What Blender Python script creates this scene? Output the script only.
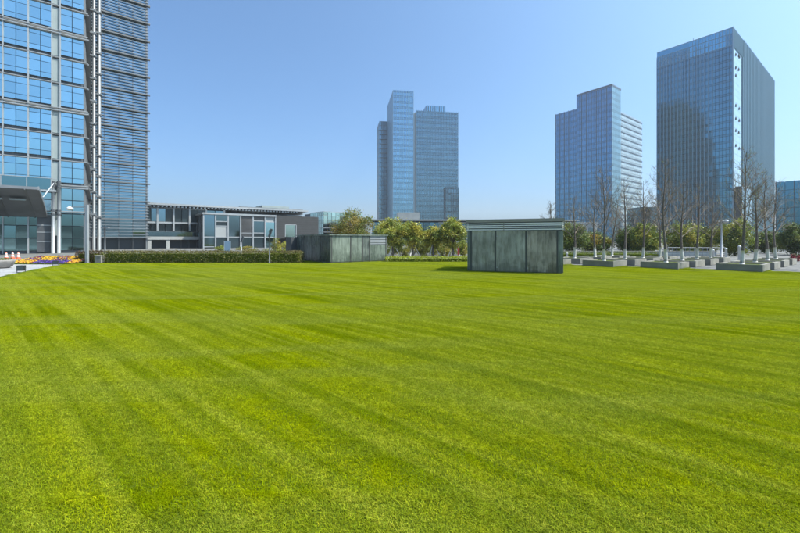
import bpy, math, random
from mathutils import Vector, Matrix
from math import radians as rad, sin, cos, pi

for o in list(bpy.data.objects):
    bpy.data.objects.remove(o)
scene = bpy.context.scene
C = scene.collection
RND = random.Random(7)

# ------------------------------------------------------------------ camera
F, HOR, CAMH = 385.0, 240.0, 1.7
cam_d = bpy.data.cameras.new('camera')
cam = bpy.data.objects.new('camera', cam_d)
C.objects.link(cam)
cam.location = (0, 0, CAMH)
cam.rotation_euler = (rad(90), 0, 0)
cam_d.sensor_width = 36
cam_d.lens = F / 800 * 36
cam_d.shift_y = -26.5 / 800
cam_d.clip_start = 0.05
cam_d.clip_end = 9000
scene.camera = cam

# ------------------------------------------------------------------ sky, sun, exposure
SUN_AZ, SUN_EL = 95.0, 55.0
world = bpy.data.worlds.new('World')
scene.world = world
world.use_nodes = True
wn = world.node_tree.nodes
sky = wn.new('ShaderNodeTexSky')
sky.sky_type = 'NISHITA'
sky.sun_disc = False
sky.sun_elevation = rad(SUN_EL)
sky.sun_rotation = rad(SUN_AZ)
sky.altitude = 0
sky.air_density = 0.75
sky.dust_density = 4.4
sky.ozone_density = 8.0
bg = wn['Background']
bg.inputs['Strength'].default_value = 0.14
tint = wn.new('ShaderNodeMix')          # the sky's own hue that day: a little less red than the model's
tint.data_type = 'RGBA'
tint.blend_type = 'MULTIPLY'
tint.inputs[0].default_value = 1
tint.inputs[7].default_value = (0.74, 0.985, 1.0, 1)
world.node_tree.links.new(sky.outputs[0], tint.inputs[6])
world.node_tree.links.new(tint.outputs[2], bg.inputs['Color'])
sl = bpy.data.lights.new('sun', 'SUN')
sl.energy = 3.7
sl.angle = rad(0.53)
sl.color = (1.0, 0.955, 0.88)
sun = bpy.data.objects.new('sun', sl)
C.objects.link(sun)
sdir = Vector((cos(rad(SUN_EL)) * sin(rad(SUN_AZ)), cos(rad(SUN_EL)) * cos(rad(SUN_AZ)), sin(rad(SUN_EL))))
sun.rotation_euler = sdir.to_track_quat('Z', 'Y').to_euler()
sun.location = (60, -20, 90)
vs = scene.view_settings
vs.view_transform = 'Standard'
vs.look = 'None'
vs.gamma = 1
vs.use_curve_mapping = False
vs.exposure = 1.02
scene.render.engine = 'CYCLES'

# ------------------------------------------------------------------ helpers
def P(px, depth, z=0.0):
    return Vector(((px - 400) / F * depth, depth, z))

def zat(py, depth):
    return CAMH + (HOR - py) * depth / F

D = Vector((0.789, 0.615, 0)).normalized()        # the street grid: receding to the right
D1 = Vector((-0.615, 0.789, 0)).normalized()      # the street grid: receding to the left
GRID = math.atan2(D.y, D.x)

MATS = {}
def mat(name, col, rough=0.6, metal=0.0, var=0.0, vscale=3.0, bump=0.0, bscale=30.0, spec=0.5,
        rnd=0.0, tint=False, streak=False, transl=0.0, vec_scale=None, coat=0.0):
    """Procedural principled material: base colour, noise variation, per-object or per-face tint, fine bump."""
    m = bpy.data.materials.new(name)
    m.use_nodes = True
    nt = m.node_tree
    N, L = nt.nodes, nt.links
    b = N['Principled BSDF']
    b.inputs['Base Color'].default_value = (*col, 1)
    b.inputs['Roughness'].default_value = rough
    b.inputs['Metallic'].default_value = metal
    b.inputs['Specular IOR Level'].default_value = spec
    b.inputs['Coat Weight'].default_value = coat
    geo = N.new('ShaderNodeNewGeometry')
    vec = geo.outputs['Position']
    if vec_scale:
        mp = N.new('ShaderNodeMapping')
        mp.inputs['Scale'].default_value = vec_scale
        L.new(vec, mp.inputs['Vector'])
        vec = mp.outputs[0]
    cur = None
    def mul(cur, fac_socket, lo, hi):
        mr = N.new('ShaderNodeMapRange')
        mr.inputs['To Min'].default_value = lo
        mr.inputs['To Max'].default_value = hi
        L.new(fac_socket, mr.inputs['Value'])
        mx = N.new('ShaderNodeMix')
        mx.data_type = 'RGBA'
        mx.blend_type = 'MULTIPLY'
        mx.inputs[0].default_value = 1
        if cur is None:
            mx.inputs[6].default_value = (*col, 1)
        else:
            L.new(cur, mx.inputs[6])
        L.new(mr.outputs[0], mx.inputs[7])
        return mx.outputs[2]
    if var:
        nz = N.new('ShaderNodeTexNoise')
        nz.inputs['Scale'].default_value = vscale
        nz.inputs['Detail'].default_value = 5
        L.new(vec, nz.inputs['Vector'])
        mr0 = N.new('ShaderNodeMapRange')
        mr0.inputs['From Min'].default_value = 0.3
        mr0.inputs['From Max'].default_value = 0.7
        L.new(nz.outputs['Fac'], mr0.inputs['Value'])
        cur = mul(cur, mr0.outputs[0], 1 - var, 1 + var)
    if rnd:
        oi = N.new('ShaderNodeObjectInfo')
        cur = mul(cur, oi.outputs['Random'], 1 - rnd, 1 + rnd)
    if tint:
        at = N.new('ShaderNodeAttribute')
        at.attribute_name = 'tint'
        mx = N.new('ShaderNodeMix')
        mx.data_type = 'RGBA'
        mx.blend_type = 'MULTIPLY'
        mx.inputs[0].default_value = 1
        if cur is None:
            mx.inputs[6].default_value = (*col, 1)
        else:
            L.new(cur, mx.inputs[6])
        L.new(at.outputs['Color'], mx.inputs[7])
        cur = mx.outputs[2]
    if cur is not None:
        L.new(cur, b.inputs['Base Color'])
    if bump:
        nb = N.new('ShaderNodeTexNoise')
        nb.inputs['Scale'].default_value = bscale
        nb.inputs['Detail'].default_value = 4
        L.new(vec, nb.inputs['Vector'])
        bp = N.new('ShaderNodeBump')
        bp.inputs['Strength'].default_value = bump
        bp.inputs['Distance'].default_value = 0.02
        L.new(nb.outputs['Fac'], bp.inputs['Height'])
        L.new(bp.outputs[0], b.inputs['Normal'])
    if transl:
        tr = N.new('ShaderNodeBsdfTranslucent')
        if cur is not None:
            L.new(cur, tr.inputs['Color'])
        else:
            tr.inputs['Color'].default_value = (*col, 1)
        ms = N.new('ShaderNodeMixShader')
        ms.inputs[0].default_value = transl
        L.new(b.outputs[0], ms.inputs[1])
        L.new(tr.outputs[0], ms.inputs[2])
        L.new(ms.outputs[0], N['Material Output'].inputs['Surface'])
    MATS[name] = m
    return m

class MB:
    """Collects boxes, quads and tubes; build() links them as ONE mesh object."""
    def __init__(s):
        s.v, s.f, s.c = [], [], []
    def face(s, pts, col=None):
        i = len(s.v)
        s.v.extend([tuple(p) for p in pts])
        s.f.append(tuple(range(i, i + len(pts))))
        s.c.append(col)
    def box(s, x0, x1, y0, y1, z0, z1, col=None):
        i = len(s.v)
        s.v += [(x0, y0, z0), (x1, y0, z0), (x1, y1, z0), (x0, y1, z0),
                (x0, y0, z1), (x1, y0, z1), (x1, y1, z1), (x0, y1, z1)]
        for q in ((0, 3, 2, 1), (4, 5, 6, 7), (0, 1, 5, 4), (1, 2, 6, 5), (2, 3, 7, 6), (3, 0, 4, 7)):
            s.f.append(tuple(i + k for k in q))
            s.c.append(col)
    def obox(s, a, b, w, h, col=None):
        """a beam from a to b with width w and height h"""
        a, b = Vector(a), Vector(b)
        t = (b - a).normalized()
        up = Vector((0, 0, 1)) if abs(t.z) < 0.95 else Vector((0, 1, 0))
        r = t.cross(up).normalized() * (w / 2)
        u = r.cross(t).normalized() * (h / 2)
        i = len(s.v)
        for p in (a, b):
            for q in (-r - u, r - u, r + u, -r + u):
                s.v.append(tuple(p + q))
        for q in ((0, 1, 2, 3), (7, 6, 5, 4), (0, 4, 5, 1), (1, 5, 6, 2), (2, 6, 7, 3), (3, 7, 4, 0)):
            s.f.append(tuple(i + k for k in q))
            s.c.append(col)
    def tube(s, pts, radii, n=6, col=None, cap=True):
        i0 = len(s.v)
        pts = [Vector(p) for p in pts]
        for k, p in enumerate(pts):
            t = (pts[min(k + 1, len(pts) - 1)] - pts[max(k - 1, 0)]).normalized()
            up = Vector((0, 0, 1)) if abs(t.z) < 0.9 else Vector((1, 0, 0))
            a = t.cross(up).normalized()
            b = t.cross(a)
            for j in range(n):
                an = 2 * pi * j / n
                s.v.append(tuple(p + (a * cos(an) + b * sin(an)) * radii[k]))
        for k in range(len(pts) - 1):
            for j in range(n):
                a, b = i0 + k * n + j, i0 + k * n + (j + 1) % n
                s.f.append((a, b, b + n, a + n))
                s.c.append(col)
        if cap:
            s.f.append(tuple(i0 + j for j in range(n)))
            s.c.append(col)
            s.f.append(tuple(i0 + (len(pts) - 1) * n + j for j in reversed(range(n))))
            s.c.append(col)
    def lathe(s, prof, n=12, o=(0, 0, 0), col=None):
        i0 = len(s.v)
        for r, z in prof:
            for j in range(n):
                an = 2 * pi * j / n
                s.v.append((o[0] + r * cos(an), o[1] + r * sin(an), o[2] + z))
        for k in range(len(prof) - 1):
            for j in range(n):
                a, b = i0 + k * n + j, i0 + k * n + (j + 1) % n
                s.f.append((a, b, b + n, a + n))
                s.c.append(col)
    def mesh(s, name, m, smooth=False):
        me = bpy.data.meshes.new(name)
        me.from_pydata(s.v, [], s.f)
        if True:
            at = me.attributes.new('tint', 'FLOAT_COLOR', 'FACE')
            flat = []
            for c in s.c:
                c = c or (1, 1, 1)
                flat += [c[0], c[1], c[2], 1.0]
            at.data.foreach_set('color', flat)
        if smooth:
            me.polygons.foreach_set('use_smooth', [True] * len(me.polygons))
        me.materials.append(m if not isinstance(m, str) else MATS[m])
        return me
    def build(s, name, m, parent=None, loc=(0, 0, 0), rotz=0.0, smooth=False, kind=None, bevel=0):
        o = bpy.data.objects.new(name, s.mesh(name, m, smooth))
        C.objects.link(o)
        o.location = loc
        o.rotation_euler = (0, 0, rotz)
        if parent:
            o.parent = parent
        if kind:
            o['kind'] = kind
        if bevel:
            bv = o.modifiers.new('bevel', 'BEVEL')
            bv.width = bevel
            bv.segments = 2
        return o

def boxpart(name, m, parent, *b, bevel=0, kind=None):
    mb = MB()
    mb.box(*b)
    return mb.build(name, m, parent, bevel=bevel, kind=kind)

def tag(o, label, cat, group=None):
    o['label'] = label
    o['category'] = cat
    if group:
        o['group'] = group
    return o

def thing(name, label, cat, loc=(0, 0, 0), rotz=0.0, group=None):
    o = bpy.data.objects.new(name, None)
    o.empty_display_size = 0.3
    C.objects.link(o)
    o.location = loc
    o.rotation_euler = (0, 0, rotz)
    return tag(o, label, cat, group)

def structure(o):
    o['kind'] = 'structure'
    return o

def inst(name, me, parent, loc, scale=(1, 1, 1), rot=(0, 0, 0)):
    o = bpy.data.objects.new(name, me)
    C.objects.link(o)
    o.location = loc
    o.scale = scale
    o.rotation_euler = rot
    if parent:
        o.parent = parent
    return o

# ------------------------------------------------------------------ materials
mat('paving', (0.13, 0.127, 0.118), 0.85, var=0.16, vscale=0.6, bump=0.3, bscale=9)
mat('path_stone', (0.30, 0.295, 0.29), 0.8, var=0.1, vscale=1.5, bump=0.25, bscale=14)
mat('asphalt', (0.055, 0.055, 0.058), 0.9, var=0.2, vscale=1.0, bump=0.3, bscale=40)
mat('soil', (0.075, 0.10, 0.008), 0.95, var=0.3, vscale=5, spec=0.0)
mat('hill', (0.03, 0.05, 0.03), 0.95, var=0.3, vscale=0.02)
mat('glass_left', (0.36, 0.56, 0.64), 0.04, 1.0, rnd=0.10)
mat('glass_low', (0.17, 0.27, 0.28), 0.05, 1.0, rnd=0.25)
mat('glass_left_bulk', (0.36, 0.48, 0.60), 0.05, 1.0, tint=True)
mat('glass_louver', (0.26, 0.38, 0.46), 0.06, 1.0, rnd=0.2)
mat('metal_light', (0.34, 0.35, 0.35), 0.42, 0.3, var=0.1, vscale=0.8)
mat('slat_bright', (0.74, 0.73, 0.68), 0.5)
mat('metal_slat', (0.25, 0.27, 0.285), 0.4, 0.3, var=0.08, vscale=0.8)
mat('metal_mid', (0.185, 0.19, 0.19), 0.45, 0.4, var=0.12, vscale=0.8)
mat('metal_dark', (0.085, 0.09, 0.095), 0.5, 0.3, var=0.15, vscale=1.0)
mat('panel_pale', (0.27, 0.31, 0.30), 0.5, 0.0, var=0.08, vscale=0.5)
mat('panel_grey', (0.17, 0.18, 0.19), 0.5, 0.2, var=0.12, vscale=0.5)
mat('white_paint', (0.45, 0.46, 0.47), 0.5, var=0.05)
mat('white_concrete', (0.32, 0.325, 0.31), 0.75, var=0.08, vscale=0.7, bump=0.1)
mat('core_mid', (0.09, 0.105, 0.12), 0.4)
mat('core_dark', (0.02, 0.028, 0.035), 0.35)
mat('tower_blue', (0.09, 0.285, 0.365), 0.07, 1.0, tint=True)
mat('tower_deep', (0.085, 0.26, 0.385), 0.07, 1.0, tint=True)
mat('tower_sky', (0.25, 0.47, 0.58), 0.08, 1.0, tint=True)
mat('tower_pale', (0.60, 0.68, 0.70), 0.10, 1.0, tint=True)
mat('tower_slate', (0.145, 0.275, 0.335), 0.12, 1.0, tint=True)
mat('wing_pale', (0.36, 0.44, 0.46), 0.25, 0.25, tint=True)
mat('tower_cladding', (0.155, 0.285, 0.345), 0.35, 0.6, tint=True)
mat('rib', (0.25, 0.37, 0.44), 0.4, 0.5)
mat('rib_dark', (0.09, 0.12, 0.15), 0.4, 0.5)
mat('reflected_dark', (0.02, 0.028, 0.035), 0.3, tint=True)
mat('stone_grey', (0.038, 0.038, 0.037), 0.8, var=0.12, vscale=1.2, bump=0.2, bscale=6)
mat('glass_dark', (0.025, 0.038, 0.043), 0.05, 0.0, spec=0.5, rnd=0.3)
mat('glass_mid', (0.20, 0.29, 0.34), 0.06, 1.0, rnd=0.25)
mat('glass_green', (0.45, 0.58, 0.55), 0.08, 1.0, tint=True)
mat('blind_white', (0.30, 0.31, 0.30), 0.7)
mat('blind_brown', (0.10, 0.095, 0.09), 0.7)
mat('roof_grey', (0.27, 0.25, 0.205), 0.6, var=0.12, vscale=1.5)
mat('post_dark', (0.05, 0.052, 0.045), 0.5)
mat('concrete', (0.25, 0.235, 0.19), 0.85, var=0.16, vscale=2.2, bump=0.25, bscale=22)
mat('bark', (0.14, 0.115, 0.092), 0.9, var=0.3, vscale=8, bump=0.5, bscale=30)
mat('twig', (0.19, 0.155, 0.12), 0.85, tint=True)
mat('whitewash', (0.60, 0.575, 0.52), 0.85, var=0.12, vscale=6, bump=0.3, bscale=25)
mat('leaf', (1, 1, 1), 0.55, tint=True, transl=0.3)
mat('black_plastic', (0.02, 0.021, 0.023), 0.5)
mat('lamp_white', (0.6, 0.6, 0.58), 0.3)
mat('cone_orange', (0.65, 0.12, 0.05), 0.55)
mat('red_paint', (0.42, 0.05, 0.035), 0.5)
mat('sign_blue', (0.20, 0.29, 0.36), 0.4)
mat('car_white', (0.5, 0.5, 0.5), 0.25, coat=0.6)
mat('car_dark', (0.03, 0.04, 0.06), 0.25, coat=0.6)
mat('rubber', (0.02, 0.02, 0.02), 0.8)
mat('rock', (0.24, 0.22, 0.20), 0.9, var=0.25, vscale=3, bump=0.5, bscale=8)

def paved(name, size):
    m = MATS[name]
    N, L = m.node_tree.nodes, m.node_tree.links
    b = N['Principled BSDF']
    src = b.inputs['Base Color'].links[0].from_socket
    g = N.new('ShaderNodeNewGeometry')
    mp = N.new('ShaderNodeMapping')
    mp.inputs['Rotation'].default_value = (0, 0, -GRID)
    L.new(g.outputs['Position'], mp.inputs['Vector'])
    br = N.new('ShaderNodeTexBrick')
    br.inputs['Scale'].default_value = 1
    br.inputs['Brick Width'].default_value = size * 2
    br.inputs['Row Height'].default_value = size
    br.inputs['Mortar Size'].default_value = 0.012
    br.inputs['Color1'].default_value = (0.88, 0.88, 0.88, 1)
    br.inputs['Color2'].default_value = (1.1, 1.09, 1.06, 1)
    br.inputs['Mortar'].default_value = (0.45, 0.44, 0.42, 1)
    L.new(mp.outputs[0], br.inputs['Vector'])
    mx = N.new('ShaderNodeMix')
    mx.data_type = 'RGBA'
    mx.blend_type = 'MULTIPLY'
    mx.inputs[0].default_value = 1
    L.new(src, mx.inputs[6])
    L.new(br.outputs['Color'], mx.inputs[7])
    L.new(mx.outputs[2], b.inputs['Base Color'])
paved('paving', 0.5)
paved('path_stone', 0.6)

def dirty_glass(name, base, pale, transp=0.18):
    """weathered pavilion glazing: vertical run-off streaks, lime haze low down, a little see-through"""
    m = bpy.data.materials.new(name)
    m.use_nodes = True
    N, L = m.node_tree.nodes, m.node_tree.links
    b = N['Principled BSDF']
    b.inputs['Specular IOR Level'].default_value = 0.55
    b.inputs['Roughness'].default_value = 0.18
    geo = N.new('ShaderNodeNewGeometry')
    mp = N.new('ShaderNodeMapping')
    mp.inputs['Scale'].default_value = (4.2, 4.2, 0.5)
    L.new(geo.outputs['Position'], mp.inputs['Vector'])
    n1 = N.new('ShaderNodeTexNoise')
    n1.inputs['Scale'].default_value = 1.6
    n1.inputs['Detail'].default_value = 8
    n1.inputs['Roughness'].default_value = 0.7
    L.new(mp.outputs[0], n1.inputs['Vector'])
    n2 = N.new('ShaderNodeTexNoise')
    n2.inputs['Scale'].default_value = 1.1
    n2.inputs['Detail'].default_value = 6
    L.new(geo.outputs['Position'], n2.inputs['Vector'])
    mu = N.new('ShaderNodeMath')
    mu.operation = 'ADD'
    L.new(n1.outputs['Fac'], mu.inputs[0])
    L.new(n2.outputs['Fac'], mu.inputs[1])
    cr = N.new('ShaderNodeValToRGB')
    cr.color_ramp.elements[0].position = 0.38
    cr.color_ramp.elements[0].color = (*base, 1)
    cr.color_ramp.elements[1].position = 0.66
    cr.color_ramp.elements[1].color = (*pale, 1)
    half = N.new('ShaderNodeMath')
    half.operation = 'MULTIPLY'
    half.inputs[1].default_value = 0.5
    L.new(mu.outputs[0], half.inputs[0])
    sx = N.new('ShaderNodeSeparateXYZ')
    L.new(geo.outputs['Position'], sx.inputs[0])
    n3 = N.new('ShaderNodeTexNoise')          # splashed dirt along the foot, uneven
    n3.inputs['Scale'].default_value = 4.0
    n3.inputs['Detail'].default_value = 7
    L.new(geo.outputs['Position'], n3.inputs['Vector'])
    gz = N.new('ShaderNodeMath')
    gz.operation = 'MULTIPLY_ADD'
    L.new(n3.outputs['Fac'], gz.inputs[0])
    gz.inputs[1].default_value = -1.5
    L.new(sx.outputs['Z'], gz.inputs[2])
    gm = N.new('ShaderNodeMapRange')
    gm.inputs['From Min'].default_value = -0.75
    gm.inputs['From Max'].default_value = -0.15
    gm.inputs['To Min'].default_value = -0.17
    gm.inputs['To Max'].default_value = 0.0
    L.new(gz.outputs[0], gm.inputs['Value'])
    ad = N.new('ShaderNodeMath')
    ad.operation = 'ADD'
    L.new(half.outputs[0], ad.inputs[0])
    L.new(gm.outputs[0], ad.inputs[1])
    L.new(ad.outputs[0], cr.inputs['Fac'])
    oi = N.new('ShaderNodeObjectInfo')
    mr = N.new('ShaderNodeMapRange')
    mr.inputs['To Min'].default_value = 0.75
    mr.inputs['To Max'].default_value = 1.25
    L.new(oi.outputs['Random'], mr.inputs['Value'])
    mx = N.new('ShaderNodeMix')
    mx.data_type = 'RGBA'
    mx.blend_type = 'MULTIPLY'
    mx.inputs[0].default_value = 1
    L.new(cr.outputs[0], mx.inputs[6])
    L.new(mr.outputs[0], mx.inputs[7])
    L.new(mx.outputs[2], b.inputs['Base Color'])
    rr = N.new('ShaderNodeMapRange')
    rr.inputs['To Min'].default_value = 0.06
    rr.inputs['To Max'].default_value = 0.5
    L.new(n1.outputs['Fac'], rr.inputs['Value'])
    L.new(rr.outputs[0], b.inputs['Roughness'])
    tp = N.new('ShaderNodeBsdfTransparent')
    tp.inputs['Color'].default_value = (0.6, 0.75, 0.7, 1)
    ms = N.new('ShaderNodeMixShader')
    tf = N.new('ShaderNodeMapRange')
    tf.inputs['From Min'].default_value = 0.3
    tf.inputs['From Max'].default_value = 0.7
    tf.inputs['To Min'].default_value = transp * 2
    tf.inputs['To Max'].default_value = 0.0
    L.new(half.outputs[0], tf.inputs['Value'])
    L.new(tf.outputs[0], ms.inputs[0])
    L.new(b.outputs[0], ms.inputs[1])
    L.new(tp.outputs[0], ms.inputs[2])
    L.new(ms.outputs[0], N['Material Output'].inputs['Surface'])
    MATS[name] = m
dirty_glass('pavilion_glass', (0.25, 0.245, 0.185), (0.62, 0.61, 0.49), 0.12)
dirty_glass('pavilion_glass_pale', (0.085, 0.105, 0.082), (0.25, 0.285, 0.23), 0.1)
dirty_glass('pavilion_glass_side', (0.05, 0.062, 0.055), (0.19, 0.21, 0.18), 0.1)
dirty_glass('pavilion_glass_stained', (0.15, 0.138, 0.1), (0.62, 0.54, 0.41), 0.12)

STRIPE = math.atan2(0.753, 0.659)      # mowing strips run towards the far left
def grass_mat():
    """lawn blades: mown in strips along the street grid, patches of paler and yellower growth"""
    m = bpy.data.materials.new('grass_blade')
    m.use_nodes = True
    N, L = m.node_tree.nodes, m.node_tree.links
    b = N['Principled BSDF']
    b.inputs['Roughness'].default_value = 0.5
    b.inputs['Specular IOR Level'].default_value = 0.0
    geo = N.new('ShaderNodeNewGeometry')
    def noise(scale, detail, mscale=None, rot=0.0):
        n = N.new('ShaderNodeTexNoise')
        n.inputs['Scale'].default_value = scale
        n.inputs['Detail'].default_value = detail
        mp = N.new('ShaderNodeMapping')
        mp.vector_type = 'TEXTURE'
        mp.inputs['Rotation'].default_value = (0, 0, rot)
        if mscale:
            mp.inputs['Scale'].default_value = mscale
        L.new(geo.outputs['Position'], mp.inputs['Vector'])
        L.new(mp.outputs[0], n.inputs['Vector'])
        return n.outputs['Fac']
    def rng(s, a, b_, lo, hi):
        r = N.new('ShaderNodeMapRange')
        r.inputs['From Min'].default_value = a
        r.inputs['From Max'].default_value = b_
        r.inputs['To Min'].default_value = lo
        r.inputs['To Max'].default_value = hi
        L.new(s, r.inputs['Value'])
        return r.outputs[0]
    def mixc(f, a, c):
        x = N.new('ShaderNodeMix')
        x.data_type = 'RGBA'
        L.new(f, x.inputs[0])
        for s, k in ((a, 6), (c, 7)):
            if isinstance(s, tuple):
                x.inputs[k].default_value = (*s, 1)
            else:
                L.new(s, x.inputs[k])
        return x.outputs[2]
    strip = noise(1.0, 2, (0.34, 26.0, 1), STRIPE)       # stretched along D1
    fine = noise(1.0, 4, (0.2, 8.0, 1), STRIPE)
    dark = noise(1.0, 2, (0.5, 16.0, 1), STRIPE - 0.06)
    big = noise(0.16, 3)
    mid = noise(1.3, 4)
    c = mixc(rng(strip, 0.42, 0.56, 0.08, 1.0), GR_A, GR_B)
    c = mixc(rng(fine, 0.46, 0.64, 0, 0.75), c, GR_C)
    c = mixc(rng(dark, 0.56, 0.63, 0, 0.7), c, GR_E)
    c = mixc(rng(big, 0.44, 0.62, 0, 0.45), c, GR_D)
    c = mixc(rng(mid, 0.45, 0.7, 0, 0.25), c, GR_E)
    cross = noise(1.0, 3, (9.0, 1.3, 1), 0.12)
    c = mixc(rng(cross, 0.48, 0.62, 0, 0.5), c, GR_D)
    clump = noise(26.0, 2)
    c = mixc(rng(clump, 0.35, 0.60, 0.55, 0), c, (0.15, 0.20, 0.002))
    at = N.new('ShaderNodeAttribute')
    at.attribute_name = 'tint'
    mx = N.new('ShaderNodeMix')
    mx.data_type = 'RGBA'
    mx.blend_type = 'MULTIPLY'
    mx.inputs[0].default_value = 1
    L.new(c, mx.inputs[6])
    L.new(at.outputs['Color'], mx.inputs[7])
    L.new(mx.outputs[2], b.inputs['Base Color'])
    tr = N.new('ShaderNodeBsdfTranslucent')
    L.new(mx.outputs[2], tr.inputs['Color'])
    ms = N.new('ShaderNodeMixShader')
    ms.inputs[0].default_value = 0.42
    L.new(b.outputs[0], ms.inputs[1])
    L.new(tr.outputs[0], ms.inputs[2])
    L.new(ms.outputs[0], N['Material Output'].inputs['Surface'])
    MATS['grass_blade'] = m
GR_A = (0.235, 0.3, 0.002)
GR_B = (0.375, 0.425, 0.003)
GR_C = (0.47, 0.505, 0.04)
GR_D = (0.35, 0.4, 0.06)
GR_E = (0.185, 0.25, 0.001)
grass_mat()

# ------------------------------------------------------------------ ground, lawn, paths, hill
mb = MB()
mb.face([(-2200, -300, -0.02), (2200, -300, -0.02), (2200, 2300, -0.02), (-2200, 2300, -0.02)])
structure(mb.build('ground', 'paving'))

LAWN = [(-9.5, -4), (-13.5, 8), (-16.6, 13.5), (-18.4, 17.7), (-20.9, 21.8), (-23.4, 26.7), (-23.4, 28.9), (-7.4, 28.9),
        (-9.4, 33.2), (-8.4, 34), (-1.2, 34), (-1.2, 29.95), (10.2, 29.95), (10.5, 27.2), (13.6, 25.2), (16.4, 23.5),
        (19.5, 21.6), (22.6, 19.7), (30, 15.5), (30, -4)]
mb = MB()
mb.face([(x, y, 0.006) for x, y in LAWN])
structure(mb.build('lawn', 'soil'))
mb = MB()
mb.face([(-40, 8, -0.012), (-14, 8, -0.012), (-16.6, 13.2, -0.012), (-18.4, 17.4, -0.012), (-20.8, 21.6, -0.012), (-23.2, 26.6, -0.012), (-30, 27.2, -0.012), (-44, 27.2, -0.012)])
structure(mb.build('plaza_path', 'path_stone'))
mb = MB()
mb.face([(-30, 74, -0.012), (260, 34, -0.012), (260, 42, -0.012), (-26, 84, -0.012)])
structure(mb.build('road', 'asphalt'))

def inside(x, y, poly):
    c = False
    j = len(poly) - 1
    for i in range(len(poly)):
        xi, yi = poly[i]
        xj, yj = poly[j]
        if (yi > y) != (yj > y) and x < (xj - xi) * (y - yi) / (yj - yi) + xi:
            c = not c
        j = i
    return c

def make_grass():
    S = 0.8
    pats = bpy.data.collections.new('grass_tufts')
    for k in range(4):
        r = random.Random(100 + k)
        mb = MB()
        for _ in range(15000):
            x, y = r.uniform(-S / 2, S / 2), r.uniform(-S / 2, S / 2)
            h = r.uniform(0.010, 0.026) * (1.2 if r.random() < 0.1 else 1)
            w = r.uniform(0.0013, 0.0024)
            a = r.uniform(0, 2 * pi)
            le = abs(r.gauss(0.75, 0.45)) * h
            la = r.uniform(0, 2 * pi)
            dx, dy = cos(a) * w, sin(a) * w
            lx, ly = cos(la) * le, sin(la) * le
            g = r.uniform(0.55, 1.35)
            col = (g * r.uniform(0.92, 1.12), g, g * r.uniform(0.7, 1.3))
            if r.random() < 0.035:
                col = (1.5, 1.25, 1.8)
            m0 = (x + lx * 0.35, y + ly * 0.35, h * 0.55)
            tip = (x + lx * 1.3, y + ly * 1.3, h * 0.72)
            mb.face([(x - dx, y - dy, 0), (x + dx, y + dy, 0), (m0[0] + dx * .8, m0[1] + dy * .8, m0[2]), (m0[0] - dx * .8, m0[1] - dy * .8, m0[2])], col)
            mb.face([(m0[0] - dx * .8, m0[1] - dy * .8, m0[2]), (m0[0] + dx * .8, m0[1] + dy * .8, m0[2]), tip], col)
        o = bpy.data.objects.new('grass_tuft', mb.mesh('grass_tuft', 'grass_blade'))
        pats.objects.link(o)
    pts, rz, ix = [], [], []
    r = random.Random(5)
    st = 0.7
    y = -2.0
    while y < 34:
        x = -25.0
        while x < 31:
            if abs(x) < 1.12 * abs(y) + 5 and all(inside(x + a, y + b, LAWN) for a, b in ((.3, .3), (-.3, .3), (.3, -.3), (-.3, -.3))):
                pts.append((x + r.uniform(-.04, .04), y + r.uniform(-.04, .04), 0.006))
                rz.append(r.randrange(4) * pi / 2)
                ix.append(r.randrange(4))
            x += st
        y += st
    me = bpy.data.meshes.new('grass')
    me.from_pydata(pts, [], [])
    a = me.attributes.new('rz', 'FLOAT', 'POINT')
    a.data.foreach_set('value', rz)
    a = me.attributes.new('ix', 'INT', 'POINT')
    a.data.foreach_set('value', ix)
    me.materials.append(MATS['grass_blade'])
    o = bpy.data.objects.new('grass', me)
    C.objects.link(o)
    o['kind'] = 'stuff'
    tag(o, 'mown yellow green lawn grass with faint mowing strips', 'grass')
    ng = bpy.data.node_groups.new('grass_scatter', 'GeometryNodeTree')
    ng.interface.new_socket('Geometry', in_out='INPUT', socket_type='NodeSocketGeometry')
    ng.interface.new_socket('Geometry', in_out='OUTPUT', socket_type='NodeSocketGeometry')
    n, l = ng.nodes, ng.links
    gi, go = n.new('NodeGroupInput'), n.new('NodeGroupOutput')
    iop = n.new('GeometryNodeInstanceOnPoints')
    ci = n.new('GeometryNodeCollectionInfo')
    ci.inputs['Collection'].default_value = pats
    ci.inputs['Separate Children'].default_value = True
    ci.inputs['Reset Children'].default_value = True
    ar = n.new('GeometryNodeInputNamedAttribute')
    ar.data_type = 'FLOAT'
    ar.inputs['Name'].default_value = 'rz'
    ai = n.new('GeometryNodeInputNamedAttribute')
    ai.data_type = 'INT'
    ai.inputs['Name'].default_value = 'ix'
    cx = n.new('ShaderNodeCombineXYZ')
    er = n.new('FunctionNodeEulerToRotation')
    l.new(ar.outputs['Attribute'], cx.inputs['Z'])
    l.new(cx.outputs[0], er.inputs[0])
    l.new(gi.outputs[0], iop.inputs['Points'])
    l.new(ci.outputs[0], iop.inputs['Instance'])
    iop.inputs['Pick Instance'].default_value = True
    l.new(ai.outputs['Attribute'], iop.inputs['Instance Index'])
    l.new(er.outputs[0], iop.inputs['Rotation'])
    l.new(iop.outputs[0], go.inputs[0])
    md = o.modifiers.new('scatter', 'NODES')
    md.node_group = ng
make_grass()

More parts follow.
